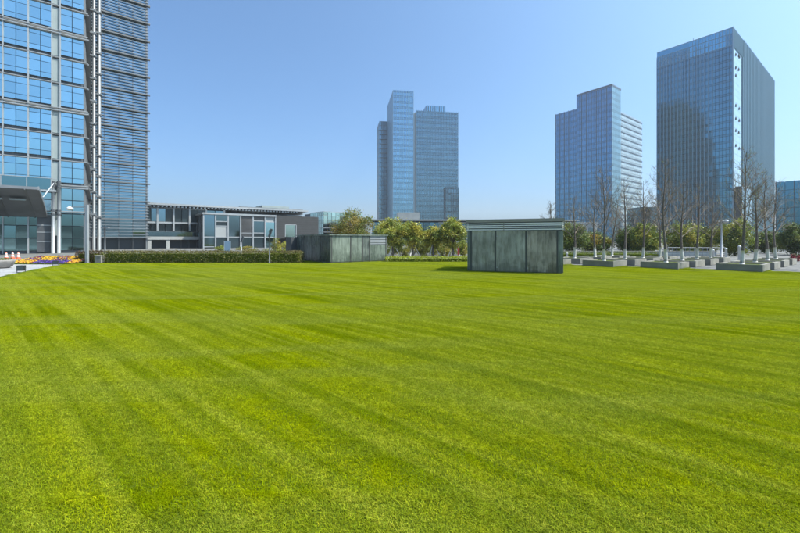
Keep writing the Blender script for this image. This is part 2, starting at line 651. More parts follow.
def fringe():
    r = random.Random(77)
    mb = MB()
    segs = []
    a, b = P(467.5, 20.9), P(563.2, 19.25)
    segs.append((a, b, (b - a).normalized().cross(Vector((0, 0, 1)))))
    a = P(330, 27.85)
    segs.append((a, a + D * 5.1, -D1))
    segs.append((a, a + D1 * 5.9, -D))
    for rx, ry in ((13.2, 23.8), (15.96, 22.1), (19.04, 20.2), (10.35, 25.55)):
        a = Vector((rx, ry, 0))
        segs.append((a, a + D * 1.95, -D1))
        segs.append((a, a + D1 * 1.95, -D))
    for a, b, nn in segs:
        ln = (b - a).length
        for _ in range(int(ln * 260)):
            p = a.lerp(b, r.random()) + nn * abs(r.gauss(0.02, 0.04))
            h = r.uniform(0.03, 0.10)
            an = r.uniform(0, 6.28)
            dx = Vector((cos(an), sin(an), 0)) * 0.004
            tip = p + Vector((r.gauss(0, .02), r.gauss(0, .02), h))
            k = r.uniform(0.6, 1.2)
            mb.face([p - dx, p + dx, tip], (k, k, k))
    o = mb.build('unmown_grass', 'grass_blade', kind='stuff')
    tag(o, 'longer unmown grass along the foot of pavilions and planters', 'grass')
fringe()

def make_hill():
    mb = MB()
    n, m = 40, 10
    r = random.Random(3)
    ph = [r.uniform(0, 6) for _ in range(6)]
    def h(i, j):
        u, v = i / n, j / m
        return max(0.0, sin(pi * v) * sin(pi * u) ** 0.8 * (70 + 34 * sin(u * 9 + ph[0]) + 18 * sin(u * 21 + ph[1] + v * 5) + 8 * sin(u * 47 + ph[2] + v * 11)))
    g = [[(250 + 820 * i / n, 1500 + 420 * j / m, -0.5 + h(i, j)) for i in range(n + 1)] for j in range(m + 1)]
    for j in range(m):
        for i in range(n):
            mb.face([g[j][i], g[j][i + 1], g[j + 1][i + 1], g[j + 1][i]])
    structure(mb.build('hill', 'hill', smooth=True))
make_hill()

# ------------------------------------------------------------------ curtain walls
def curtain(mb, plane, off, a0, a1, z0, z1, na, nz, r, gap=0.06, tilt=0.006, rows=None, lo=0.85, hi=1.15):
    """panes of a facade; plane 'x' faces -X, 'y' faces -Y; rows = cyclic list of row heights"""
    da = (a1 - a0) / na
    if rows:
        tot = sum(rows)
        zs, z, k = [z0], z0, 0
        unit = (z1 - z0) / nz
        for i in range(nz):
            for h in rows:
                z += unit * h / tot
                zs.append(z)
    else:
        zs = [z0 + (z1 - z0) * i / nz for i in range(nz + 1)]
    for i in range(na):
        for j in range(len(zs) - 1):
            p, q = a0 + da * i + gap / 2, a0 + da * (i + 1) - gap / 2
            s, t = zs[j] + gap / 2, zs[j + 1] - gap / 2
            tx, tz = r.gauss(0, tilt), r.gauss(0, tilt)
            g = r.uniform(lo, hi)
            if rows and (j % len(rows)) == len(rows) - 1:
                g *= 0.78
            col = (g, g, g)
            cs = []
            for a, z in ((p, s), (q, s), (q, t), (p, t)):
                o = off + (a - (p + q) / 2) * tx + (z - (s + t) / 2) * tz
                cs.append((a, o, z) if plane == 'y' else (o, a, z))
            if plane == 'x':
                cs.reverse()
            mb.face(cs, col)

def ribs(mb, plane, off, a0, a1, z0, z1, n, w, d):
    for i in range(n + 1):
        a = a0 + (a1 - a0) * i / n
        if plane == 'y':
            mb.box(a - w / 2, a + w / 2, off - d, off, z0, z1)
        else:
            mb.box(off - d, off, a - w / 2, a + w / 2, z0, z1)

def bands(mb, plane, off, a0, a1, zs, h, d):
    for z in zs:
        if plane == 'y':
            mb.box(a0, a1, off - d, off, z - h / 2, z + h / 2)
        else:
            mb.box(off - d, off, a0, a1, z - h / 2, z + h / 2)

# right-hand slab tower
def tower_right():
    r = random.Random(21)
    o = P(733, 200)
    t = thing('office_tower', 'tall dark blue glass slab tower with grey ribbed flank, rightmost tower', 'tower', o, GRID)
    H, W, Ln = zat(27, 200), 34.6, 109.0
    boxpart('core', 'core_dark', t, 0.3, Ln, 0.3, W, 0, H - 9)
    mb = MB()
    curtain(mb, 'x', 0.0, 0, W, 0.5, H - 9.2, 24, 29, r, 0.14, 0.0035, rows=[2.6, 1.2], lo=0.93, hi=1.07)
    mb.build('curtain_wall', 'tower_blue', t, kind='stuff')
    mb = MB()
    ribs(mb, 'x', 0.0, 8.5, W, 0.5, H - 4.5, 15, 0.22, 0.4)
    mb.build('rib', 'rib', t, kind='stuff')
    # glazed crown screen, sky showing through it painted as brighter panes
    fr = MB()
    for i in range(25):
        a = W * i / 24
        fr.box(-0.1, 0.15, a - 0.13, a + 0.13, H - 9.2, H - (0 if i <= 12 else 3.0))
    for z in (H - 9.2, H - 6.2, H - 3.2, H - 0.2):
        fr.box(-0.1, 0.15, 0, W if z < H - 3 else W / 2, z - 0.18, z + 0.18)
    fr.box(-0.1, 0.15, W / 2, W, H - 0.35, H)
    fr.build('crown_frame', 'rib', t)
    mb = MB()
    for i in range(24):
        for k in range(3):
            z0 = H - 9.2 + 3 * k
            a = W * i / 24
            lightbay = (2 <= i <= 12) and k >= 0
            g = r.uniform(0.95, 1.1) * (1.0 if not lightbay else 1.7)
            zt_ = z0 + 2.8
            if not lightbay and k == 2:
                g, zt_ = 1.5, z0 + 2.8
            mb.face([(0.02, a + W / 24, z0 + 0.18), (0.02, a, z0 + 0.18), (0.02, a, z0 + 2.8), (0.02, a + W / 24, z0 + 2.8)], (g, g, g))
    mb.build('crown_glass', 'tower_blue', t, kind='stuff')
    # light glass strip with open vents on the flank
    boxpart('flank', 'tower_cladding', t, 0.35, Ln, -0.02, 0.28, 0, H)
    boxpart('rear_parapet', 'tower_cladding', t, Ln - 0.6, Ln - 0.1, 0.35, W, H - 9.5, H - 0.5)
    mb = MB()
    x0, x1 = 0.5, 19.0
    zt = zat(51, 203)
    curtain(mb, 'y', -0.12, x0, x1, 26.5, zt, 6, 22, r, 0.10, 0.002, lo=0.95, hi=1.05)
    mb.build('light_strip', 'tower_pale', t, kind='stuff')
    for vx, py in ((6, 56), (12, 57), (13.5, 58.5), (6, 69), (12, 71), (6, 77), (6, 107), (13, 110), (6, 120), (13, 122), (6, 132), (12, 134), (6, 147), (13, 150)):
        v = MB()
        x = vx
        z = zat(py, 200 + 0.615 * vx)
        v.face([(x - 1.0, -0.16, z + 1.5), (x + 1.0, -0.16, z + 1.5), (x + 1.0, -0.5, z), (x - 1.0, -0.5, z)])
        v.face([(x - 0.9, -0.15, z + 1.6), (x + 0.9, -0.15, z + 1.6), (x + 0.9, -0.15, z), (x - 0.9, -0.15, z)])
        v.build('vent_window', 'core_dark', t)
    mb = MB()
    for i in range(34):
        x = 20.8 + (Ln - 21.3) * i / 33
        mb.box(x - 0.3, x + 0.3, -0.75, -0.02, 0, H - 0.4)
    for k in range(29):
        z = (H - 1) * k / 29
        mb.box(20.5, Ln, -0.12, -0.021, z, z + 0.9, (0.55, 0.6, 0.65))
    mb.box(19.2, 20.4, -0.5, -0.02, 0, zt + 1)
    for i in range(14):
        mb.box(0.9 + 1.42 * i, 1.2 + 1.42 * i, -0.45, -0.02, zt + 0.6, H - 0.4)
    mb.build('flank_rib', 'tower_cladding', t, kind='stuff')
    boxpart('corner_trim', 'rib', t, -0.2, 0.33, -0.25, 0.28, 0, H + 0.2)
    mb = MB()
    mb.obox((0, W * 0.49, H - 0.5), (0, W * 0.49, H + 1.2), 0.12, 0.15)
    mb.build('antenna', 'metal_dark', t)
    mb = MB()
    mb.obox((0, W * 0.97, H - 0.5), (0, W * 0.97, H + 1.0), 0.12, 0.12)
    mb.build('antenna', 'metal_dark', t)
    # low podium on the flank
    zp = zat(187, 201)
    p = boxpart('podium', 'core_dark', t, 0.8, 23, -3.4, -0.6, 0, zp)
    mb = MB()
    curtain(mb, 'y', -3.46, 0.8, 23, 0.5, zp - 0.3, 9, 7, r, 0.12, 0.003)
    mb.build('podium_glass', 'tower_deep', p, kind='stuff')
tower_right()

# stepped tower in the middle right
def tower_stepped():
    r = random.Random(22)
    K = 1.4
    o = P(612, 240 * K, -0.6)
    t = thing('office_tower', 'stepped blue glass tower with pale banded wing, between the slab tower and the twin towers', 'tower', o, GRID)
    t.scale = (K, K, K)
    H, HL, HR = zat(85, 240), zat(108, 257.7), zat(111, 247.9)
    def block(x0, x1, y0, y1, h, nm_left, nm_right, rows_n, nl, nr, wl):
        c = boxpart('core', 'core_dark', t, x0 + 0.3, x1 - 0.3, y0 + 0.3, y1 - 0.3, 0, h - 0.4)
        if nl:
            mb = MB()
            curtain(mb, 'x', x0, y0, y1, 0.4, h, nl, rows_n, r, 0.12, 0.004, rows=[2.5, 1.2], lo=0.88, hi=1.12)
            mb.build('curtain_wall', nm_left, c, kind='stuff')
            mb = MB()
            ribs(mb, 'x', x0, y0, y1, 0.4, h + 0.3, nl // 2, 0.2, 0.3)
            mb.build('rib', 'rib_dark', c, kind='stuff')
        if nr:
            mb = MB()
            curtain(mb, 'y', y0, x0, x1, 0.4, h, nr, rows_n, r, 0.12, 0.004, rows=[2.2, 1.5] if wl else [2.5, 1.2], lo=0.88, hi=1.12)
            mb.build('flank_wall', nm_right, c, kind='stuff')
        return c
    block(0, 12.8, 0, 22.4, H, 'tower_deep', 'tower_cladding', 26, 14, 6, False)
    block(1.5, 26, 22.5, 38.5, HL, 'tower_deep', 'tower_slate', 24, 10, 0, False)
    c = block(12.9, 48, 0.6, 30, HR, None, 'wing_pale', 22, 0, 16, True)
    mb = MB()
    bands(mb, 'y', 0.6, 12.9, 48, [0.4 + (HR - 0.4) * (k + 0.62) / 22 for k in range(22)], 0.7, 0.3)
    mb.build('floor_band', 'rib_dark', c, kind='stuff')
    mb = MB()
    mb.box(-0.15, 12.9, -0.15, 0.35, H - 0.4, H + 0.6)
    mb.box(-0.15, 0.35, 0.4, 22.6, H - 0.4, H + 0.6)
    mb.build('parapet', 'rib_dark', t)
tower_stepped()

# twin towers in the middle
def tower_twin():
    r = random.Random(23)
    ang = rad(8.8)
    K = 1.3
    o = P(393, 300 * K, -0.5)
    t = thing('office_tower', 'slender light blue glass tower with grey flank, left of the twin pair', 'tower', o, ang)
    t.scale = (K, K, K)
    H = zat(90, 300)
    c = boxpart('core', 'core_dark', t, 0.3, 15.8, 0.3, 38.6, 0, H - 0.5)
    mb = MB()
    curtain(mb, 'y', 0, 0, 16.2, 0.5, H, 12, 28, r, 0.16, 0.004, rows=[2.4, 1.4], lo=0.9, hi=1.1)
    mb.build('curtain_wall', 'tower_sky', c, kind='stuff')
    mb = MB()
    curtain(mb, 'x', 0, 0.1, 39, 0.5, H, 16, 28, r, 0.16, 0.004, lo=0.9, hi=1.1)
    mb.build('flank_wall', 'tower_cladding', c, kind='stuff')
    mb = MB()
    ribs(mb, 'y', 0, 0, 16.2, 0.5, H + 0.4, 12, 0.22, 0.3)
    mb.build('rib', 'rib', c, kind='stuff')
    boxpart('recess_strip', 'wing_pale', t, 16.35, 18.2, 1.6, 20, 0, zat(112, 303))
    # rear dark block
    b = boxpart('rear_block', 'core_dark', t, -6.6, 6, 41, 62, 0, zat(123, 345))
    mb = MB()
    curtain(mb, 'y', 40.8, -6.8, 0, 0.5, zat(123, 345), 3, 26, r, 0.3, 0.004)
    bands(mb, 'y', 40.9, -7.4, 0, [4 * k + 3 for k in range(25)], 0.9, 0.8)
    mb.build('balcony_band', 'tower_slate', b, kind='stuff')

    o2 = Vector(o) + Vector((cos(ang), sin(ang), 0)) * 18.6 * K
    t = thing('office_tower', 'grey blue glass tower with small roof box, right of the twin pair', 'tower', o2, ang)
    t.scale = (K, K, K)
    H2 = zat(110.5, 303)
    W = 52.5 - 18.6
    c = boxpart('core', 'core_dark', t, 0.3, W - 0.3, 0.3, 35, 0, H2 - 0.5)
    mb = MB()
    curtain(mb, 'y', 0, 0, W, 0.5, H2, 26, 25, r, 0.18, 0.004, rows=[2.2, 1.5], lo=0.88, hi=1.12)
    mb.build('curtain_wall', 'tower_slate', c, kind='stuff')
    mb = MB()
    ribs(mb, 'y', 0, 0, W, 0.5, H2 + 0.4, 26, 0.2, 0.35)
    bands(mb, 'y', 0, 0, W, [0.5 + (H2 - 0.5) * k / 12.5 for k in range(1, 12)], 0.5, 0.2)
    mb.build('rib', 'tower_cladding', c, kind='stuff')
    mb = MB()
    curtain(mb, 'x', 0, 0.1, 35, 0.5, H2, 16, 25, r, 0.16, 0.004)
    mb.build('flank_wall', 'tower_slate', c, kind='stuff')
    b = boxpart('roof_box', 'core_dark', t, 9, 24.6, 4, 20, H2 - 0.4, zat(104, 306) - 0.4)
    mb = MB()
    curtain(mb, 'y', 3.8, 8.8, 24.8, H2 + 0.2, zat(104, 306), 9, 1, r, 0.5, 0.003)
    curtain(mb, 'x', 8.8, 3.9, 20, H2 + 0.2, zat(104, 306), 8, 1, r, 0.5, 0.003)
    mb.build('roof_box_glass', 'tower_sky', b, kind='stuff')
    # dark reflection low on the facade, built as a block with darkened panes
    b = boxpart('reflection_block', 'core_dark', t, W - 11.2, W - 0.2, -3.0, -0.4, 0, zat(187, 303))
    mb = MB()
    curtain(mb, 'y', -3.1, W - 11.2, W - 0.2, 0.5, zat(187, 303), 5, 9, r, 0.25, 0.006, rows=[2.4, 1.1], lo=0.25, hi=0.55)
    mb.build('reflection_panes', 'tower_sky', b, kind='stuff')
tower_twin()

# curved tower of the left complex, hidden by the one in front and seen mirrored in the slab tower
def tower_hidden():
    t = thing('office_tower', 'tall dark curved tower standing behind the left tower, seen only as a reflection', 'tower', (-118, 100, 0), 0)
    mb = MB()
    n = 26
    prof = []
    for i in range(n + 1):
        y = -32 + 62 * i / n
        h = 165 * (1 - max(0.0, (8 - y) / 40) ** 2.4 * 0.55)
        x = 10 * cos((y / 62) * pi)
        prof.append((x, y, h))
    for i in range(n):
        (x0, y0, h0), (x1, y1, h1) = prof[i], prof[i + 1]
        nf = 44
        for k in range(nf):
            g = 0.75 + 0.5 * ((k * 7 + i * 13) % 10) / 10
            mb.face([(x0, y0, h0 * k / nf), (x1, y1, h1 * k / nf), (x1, y1, h1 * (k + .72) / nf), (x0, y0, h0 * (k + .72) / nf)], (g, g, g))
            mb.face([(x0, y0, h0 * (k + .72) / nf), (x1, y1, h1 * (k + .72) / nf), (x1, y1, h1 * (k + 1) / nf), (x0, y0, h0 * (k + 1) / nf)], (2.2, 2.4, 2.6))
        mb.face([(x0, y0, h0), (x1, y1, h1), (-12, y1, h1), (-12, y0, h0)])
    mb.face([(prof[0][0], prof[0][1], 0), (-12, prof[0][1], 0), (-12, prof[0][1], prof[0][2]), prof[0]])
    mb.face([(prof[-1][0], prof[-1][1], 0), (-12, prof[-1][1], 0), (-12, prof[-1][1], prof[-1][2]), prof[-1]])
    mb.build('wall', 'reflected_dark', t, kind='stuff')
tower_hidden()

# ------------------------------------------------------------------ left tower
FL = 3.34
def unit_pane():
    mb = MB()
    mb.box(-0.5, 0.5, -0.02, 0.02, -0.5, 0.5)
    return mb
def tower_left():
    r = random.Random(31)
    o = Vector((-44.94, 50, 0))
    t = thing('glass_tower', 'glass office tower with floor ledges and louvered wing at left edge', 'tower', o, GRID)
    Z0 = 18.85 - 3 * FL                # a ledge line (8.83 m)
    HT = 98.0
    ZV = Z0 + 8 * FL                   # panes are single parts up to here
    zc = [Z0 + FL * k for k in range(-1, 26)]
    boxpart('front_core', 'core_mid', t, -34, 2.9, 0.25, 28, 0, HT)
    boxpart('wing_core', 'core_dark', t, 3.0, 11.55, 19.8, 34, 0, HT)
    pm = {m: unit_pane().mesh('pane', m) for m in ('glass_left', 'glass_low', 'glass_louver')}
    bays = [(-6.9, -4.65), (-4.65, -2.4), (-2.4, -0.15), (0.6, 3.0)]
    # single panes
    for b, (a, e) in enumerate(bays):
        w = (e - a) / 2
        for fl in range(8):
            zb = Z0 + FL * fl
            for k in range(2):
                for lo, hi in ((0.12, 0.31), (0.31, 0.72), (0.72, 0.97)):
                    zz0, zz1 = zb + FL * lo, zb + FL * hi
                    inst('pane', pm['glass_left'], t, (a + w * (k + .5), 0, (zz0 + zz1) / 2),
                         (w - 0.07, 1, zz1 - zz0 - 0.055), (r.gauss(0, 0.010), 0, r.gauss(0, 0.006)))
        for k in range(2):
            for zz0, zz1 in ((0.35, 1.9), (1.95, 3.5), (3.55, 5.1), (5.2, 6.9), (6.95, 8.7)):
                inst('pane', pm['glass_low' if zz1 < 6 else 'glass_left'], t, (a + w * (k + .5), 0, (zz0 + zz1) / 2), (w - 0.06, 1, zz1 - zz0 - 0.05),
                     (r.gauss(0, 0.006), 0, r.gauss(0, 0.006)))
    # the rest of the glazing, out of the picture
    mb = MB()
    curtain(mb, 'y', 0.0, -34, -6.95, 0.3, Z0 + 25 * FL, 24, 27, r, 0.05, 0.006, rows=[0.2, 0.42, 0.38])
    for a, e in bays:
        curtain(mb, 'y', 0.0, a, e, ZV, Z0 + 25 * FL, 2, 17, r, 0.05, 0.006, rows=[0.2, 0.42, 0.38])
    mb.build('upper_glazing', 'glass_left_bulk', t, kind='stuff')
    # pale service bay: one panel per storey
    pp = MB()
    pp.box(-0.14, 0.59, -0.10, 0.2, 0.12, FL - 0.28)
    pm2 = pp.mesh('pale_panel', 'panel_pale')
    for k in range(-2, 12):
        inst('pale_panel', pm2, t, (0, 0, Z0 + FL * k))
    pp = MB()
    pp.box(-0.14, 0.59, -0.10, 0.2, Z0 + 12 * FL, HT)
    pp.build('pale_panel', 'panel_pale', t)
    # storey ledges: two slats with a dark gap, thicker every third storey
    led = MB()
    led.box(-34, 3.45, -0.30, -0.23, -0.09, -0.02)
    led.box(-34, 3.42, -0.19, -0.11, -0.10, -0.03)
    led.box(-34, 3.35, -0.08, 0.02, -0.15, 0.02)
    lm = led.mesh('floor_ledge', 'metal_light')
    led = MB()
    led.box(-34, 3.5, -0.42, -0.34, -0.34, -0.24)
    led.box(-34, 3.5, -0.28, -0.20, -0.30, -0.20)
    led.box(-34, 3.45, -0.44, -0.34, 0.0, 0.09)
    led.box(-34, 3.42, -0.28, -0.20, 0.02, 0.1)
    led.box(-34, 3.35, -0.14, 0.03, -0.38, 0.12)
    lm2 = led.mesh('floor_ledge', 'metal_light')
    for k, z in enumerate(zc):
        inst('floor_ledge', lm2 if (k - 1) % 6 in (0, 3) else lm, t, (0, 0, z))
    # vertical fins between bays
    for a in (-9.15, -6.9, -4.65, -2.4, -0.2, 0.62):
        boxpart('fin', 'metal_light', t, a - 0.065, a + 0.065, -0.30, 0.05, 0.0, HT)
    # corner posts and dark return
    ret = boxpart('return_wall', 'panel_grey', t, 2.95, 3.1, 0.4, 19.6, 0, HT)
    mb = MB()
    for k in range(24):
        mb.box(3.1, 3.16, 0.8 + 0.8 * k, 0.86 + 0.8 * k, 0, HT)
    for z in zc:
        mb.box(3.1, 3.55, 0.2, 19.6, z - 0.12, z + 0.05)
    mb.build('return_ledge', 'metal_mid', ret)
    for x, y, rr in ((4.0, 5.5, 0.20), (4.6, 13.0, 0.26)):
        mb = MB()
        mb.tube([(x, y, 0), (x, y, HT)], [rr, rr], 12)
        col = mb.build('column', 'metal_mid', t, smooth=True)
        for z in zc:
            mb = MB()
            mb.box(3.1, x, y - 0.1, y + 0.1, z - 0.12, z + 0.12)
            mb.box(x - rr - 0.08, x + rr + 0.08, y - rr - 0.08, y + rr + 0.08, z - 0.16, z + 0.10)
            mb.build('bracket', 'metal_mid', col)
    # paired lower columns in front of the service bay with steel nodes
    for x in (-0.02, 0.52):
        mb = MB()
        mb.tube([(x, -0.75, 0), (x, -0.75, 9.3)], [0.17, 0.17], 12)
        col = mb.build('column', 'metal_light', t, smooth=True)
        for z in (5.0, 5.5, 8.6, 9.1):
            mb = MB()
            mb.lathe([(0.0, z - 0.1), (0.25, z - 0.1), (0.25, z + 0.1), (0.0, z + 0.1)], 10, (x, -0.75, 0))
            mb.box(x - 0.06, x + 0.06, -0.6, -0.1, z - 0.06, z + 0.06)
            mb.build('node', 'metal_dark', col)
    # dark grille beside the entrance
    g = boxpart('entrance_grille', 'metal_dark', t, -1.6, -0.3, -0.16, -0.06, 0.2, 5.0)
    mb = MB()
    for z in (1.5, 2.7, 3.6, 4.95):
        mb.box(-1.62, -0.28, -0.2, -0.15, z - 0.05, z + 0.05)
    mb.build('grille_bar', 'metal_light', g)
    # glazed balustrade band above the canopy
    mb = MB()
    mb.box(-20, -0.2, -1.0, -0.92, 8.1, 9.5)
    bal = mb.build('balustrade', 'glass_low', t)
    mb = MB()
    mb.box(-20, 0.3, -1.06, -0.86, 9.5, 9.58)
    mb.box(-20, 0.3, -1.06, -0.1, 7.85, 8.08)
    for k in range(9):
        x = -0.2 - 2.25 * k
        mb.box(x - 0.04, x + 0.04, -1.04, -0.88, 7.9, 9.6)
    mb.build('balustrade_rail', 'metal_light', bal)
    # canopy: a curved slab rising outward, with ceiling lamps and a tie rod
    mb = MB()
    n = 10
    sec = []
    for i in range(n + 1):
        s = i / n
        sec.append((-0.3 - 8.2 * s, 4.6 + 2.7 * (s ** 0.75)))
    u0, u1 = -22, -0.75
    th = 0.3
    for i in range(n):
        (y0, z0), (y1, z1) = sec[i], sec[i + 1]
        mb.face([(u0, y0, z0), (u1, y0, z0), (u1, y1, z1), (u0, y1, z1)])
        mb.face([(u0, y1, z1 + th), (u1, y1, z1 + th), (u1, y0, z0 + th), (u0, y0, z0 + th)])
        mb.face([(u1, y0, z0), (u1, y0, z0 + th), (u1, y1, z1 + th), (u1, y1, z1)])
        mb.face([(u0, y1, z1), (u0, y1, z1 + th), (u0, y0, z0 + th), (u0, y0, z0)])
    mb.face([(u0, sec[0][0], sec[0][1]), (u0, sec[0][0], sec[0][1] + th), (u1, sec[0][0], sec[0][1] + th), (u1, sec[0][0], sec[0][1])])
    mb.face([(u0, sec[-1][0], sec[-1][1]), (u1, sec[-1][0], sec[-1][1]), (u1, sec[-1][0], sec[-1][1] + th), (u0, sec[-1][0], sec[-1][1] + th)])
    can = mb.build('canopy', 'panel_grey', t)
    mb = MB()
    for i in range(n):
        (y0, z0), (y1, z1) = sec[i], sec[i + 1]
        mb.obox((u1 + 0.06, y0, z0 + 0.16), (u1 + 0.06, y1, z1 + 0.16), 0.12, 0.42)
    mb.build('canopy_edge', 'metal_mid', can)
    for k in range(9):
        mb = MB()
        x = u0 + 1 + 2.4 * k
        for i in range(n):
            (y0, z0), (y1, z1) = sec[i], sec[i + 1]
            mb.obox((x, y0, z0 - 0.05), (x, y1, z1 - 0.05), 0.06, 0.1)
        mb.build('canopy_rib', 'metal_mid', can)
    for k in range(7):
        x = -2.6 - 1.9 * k
        boxpart('ceiling_lamp', 'panel_pale', can, x - 0.7, x + 0.6, -6.2, -5.5, 6.22, 6.38)
    mb = MB()
    mb.tube([(-0.6, -5.2, 6.75), (0.1, -0.4, 9.2)], [0.06, 0.06], 8)
    mb.build('tie_rod', 'white_paint', can, smooth=True)
    # louvered wing
    y2 = 19.4
    xs = [3.2, 5.3, 7.4, 9.5, 11.6]
    for fl in range(-2, 13):
        zb = Z0 + FL * fl
        for k in range(4):
            zz0, zz1 = max(0.2, zb + 0.1), zb + FL - 0.1
            inst('wing_pane', pm['glass_louver'], t, ((xs[k] + xs[k + 1]) / 2, y2, (zz0 + zz1) / 2),
                 (xs[k + 1] - xs[k] - 0.08, 1, zz1 - zz0), (r.gauss(0, 0.008), 0, r.gauss(0, 0.006)))
    mb = MB()
    curtain(mb, 'y', y2, 3.2, 11.6, Z0 + 13 * FL, HT, 4, 14, r, 0.08, 0.006)
    mb.build('upper_wing_glazing', 'glass_louver', t, kind='stuff')
    sm = MB()
    sm.box(3.3, 11.95, y2 - 0.40, y2 - 0.24, -0.05, 0.05)
    slat = sm.mesh('slat', 'metal_slat')
    sm = MB()
    sm.box(3.3, 12.15, y2 - 0.6, y2 - 0.05, -0.12, 0.10)
    slat2 = sm.mesh('floor_slat', 'metal_mid')
    pitch = FL / 6
    n = int((ZV + 17 - 1.0) / pitch)
    for k in range(0, n):
        z = Z0 - 2 * FL + pitch * k
        if z < 0.5:
            continue
        if k % 6 == 0:
            inst('floor_slat', slat2, t, (0, 0, z))
        else:
            inst('slat', slat, t, (0, 0, z))
    mb = MB()
    z = Z0 - 2 * FL + pitch * n
    while z < HT:
        mb.box(3.3, 11.95, y2 - 0.62, y2 - 0.3, z - 0.06, z + 0.06)
        z += pitch
    mb.build('upper_slat', 'metal_slat', t, kind='stuff')
    for x in (3.25, 11.62):
        boxpart('edge_post', 'metal_mid', t, x - 0.13, x + 0.13, y2 - 0.3, y2 + 0.35, 0, HT)
    for x in xs[1:-1]:
        boxpart('mullion', 'metal_dark', t, x - 0.04, x + 0.04, y2 - 0.28, y2, 0, HT)
tower_left()

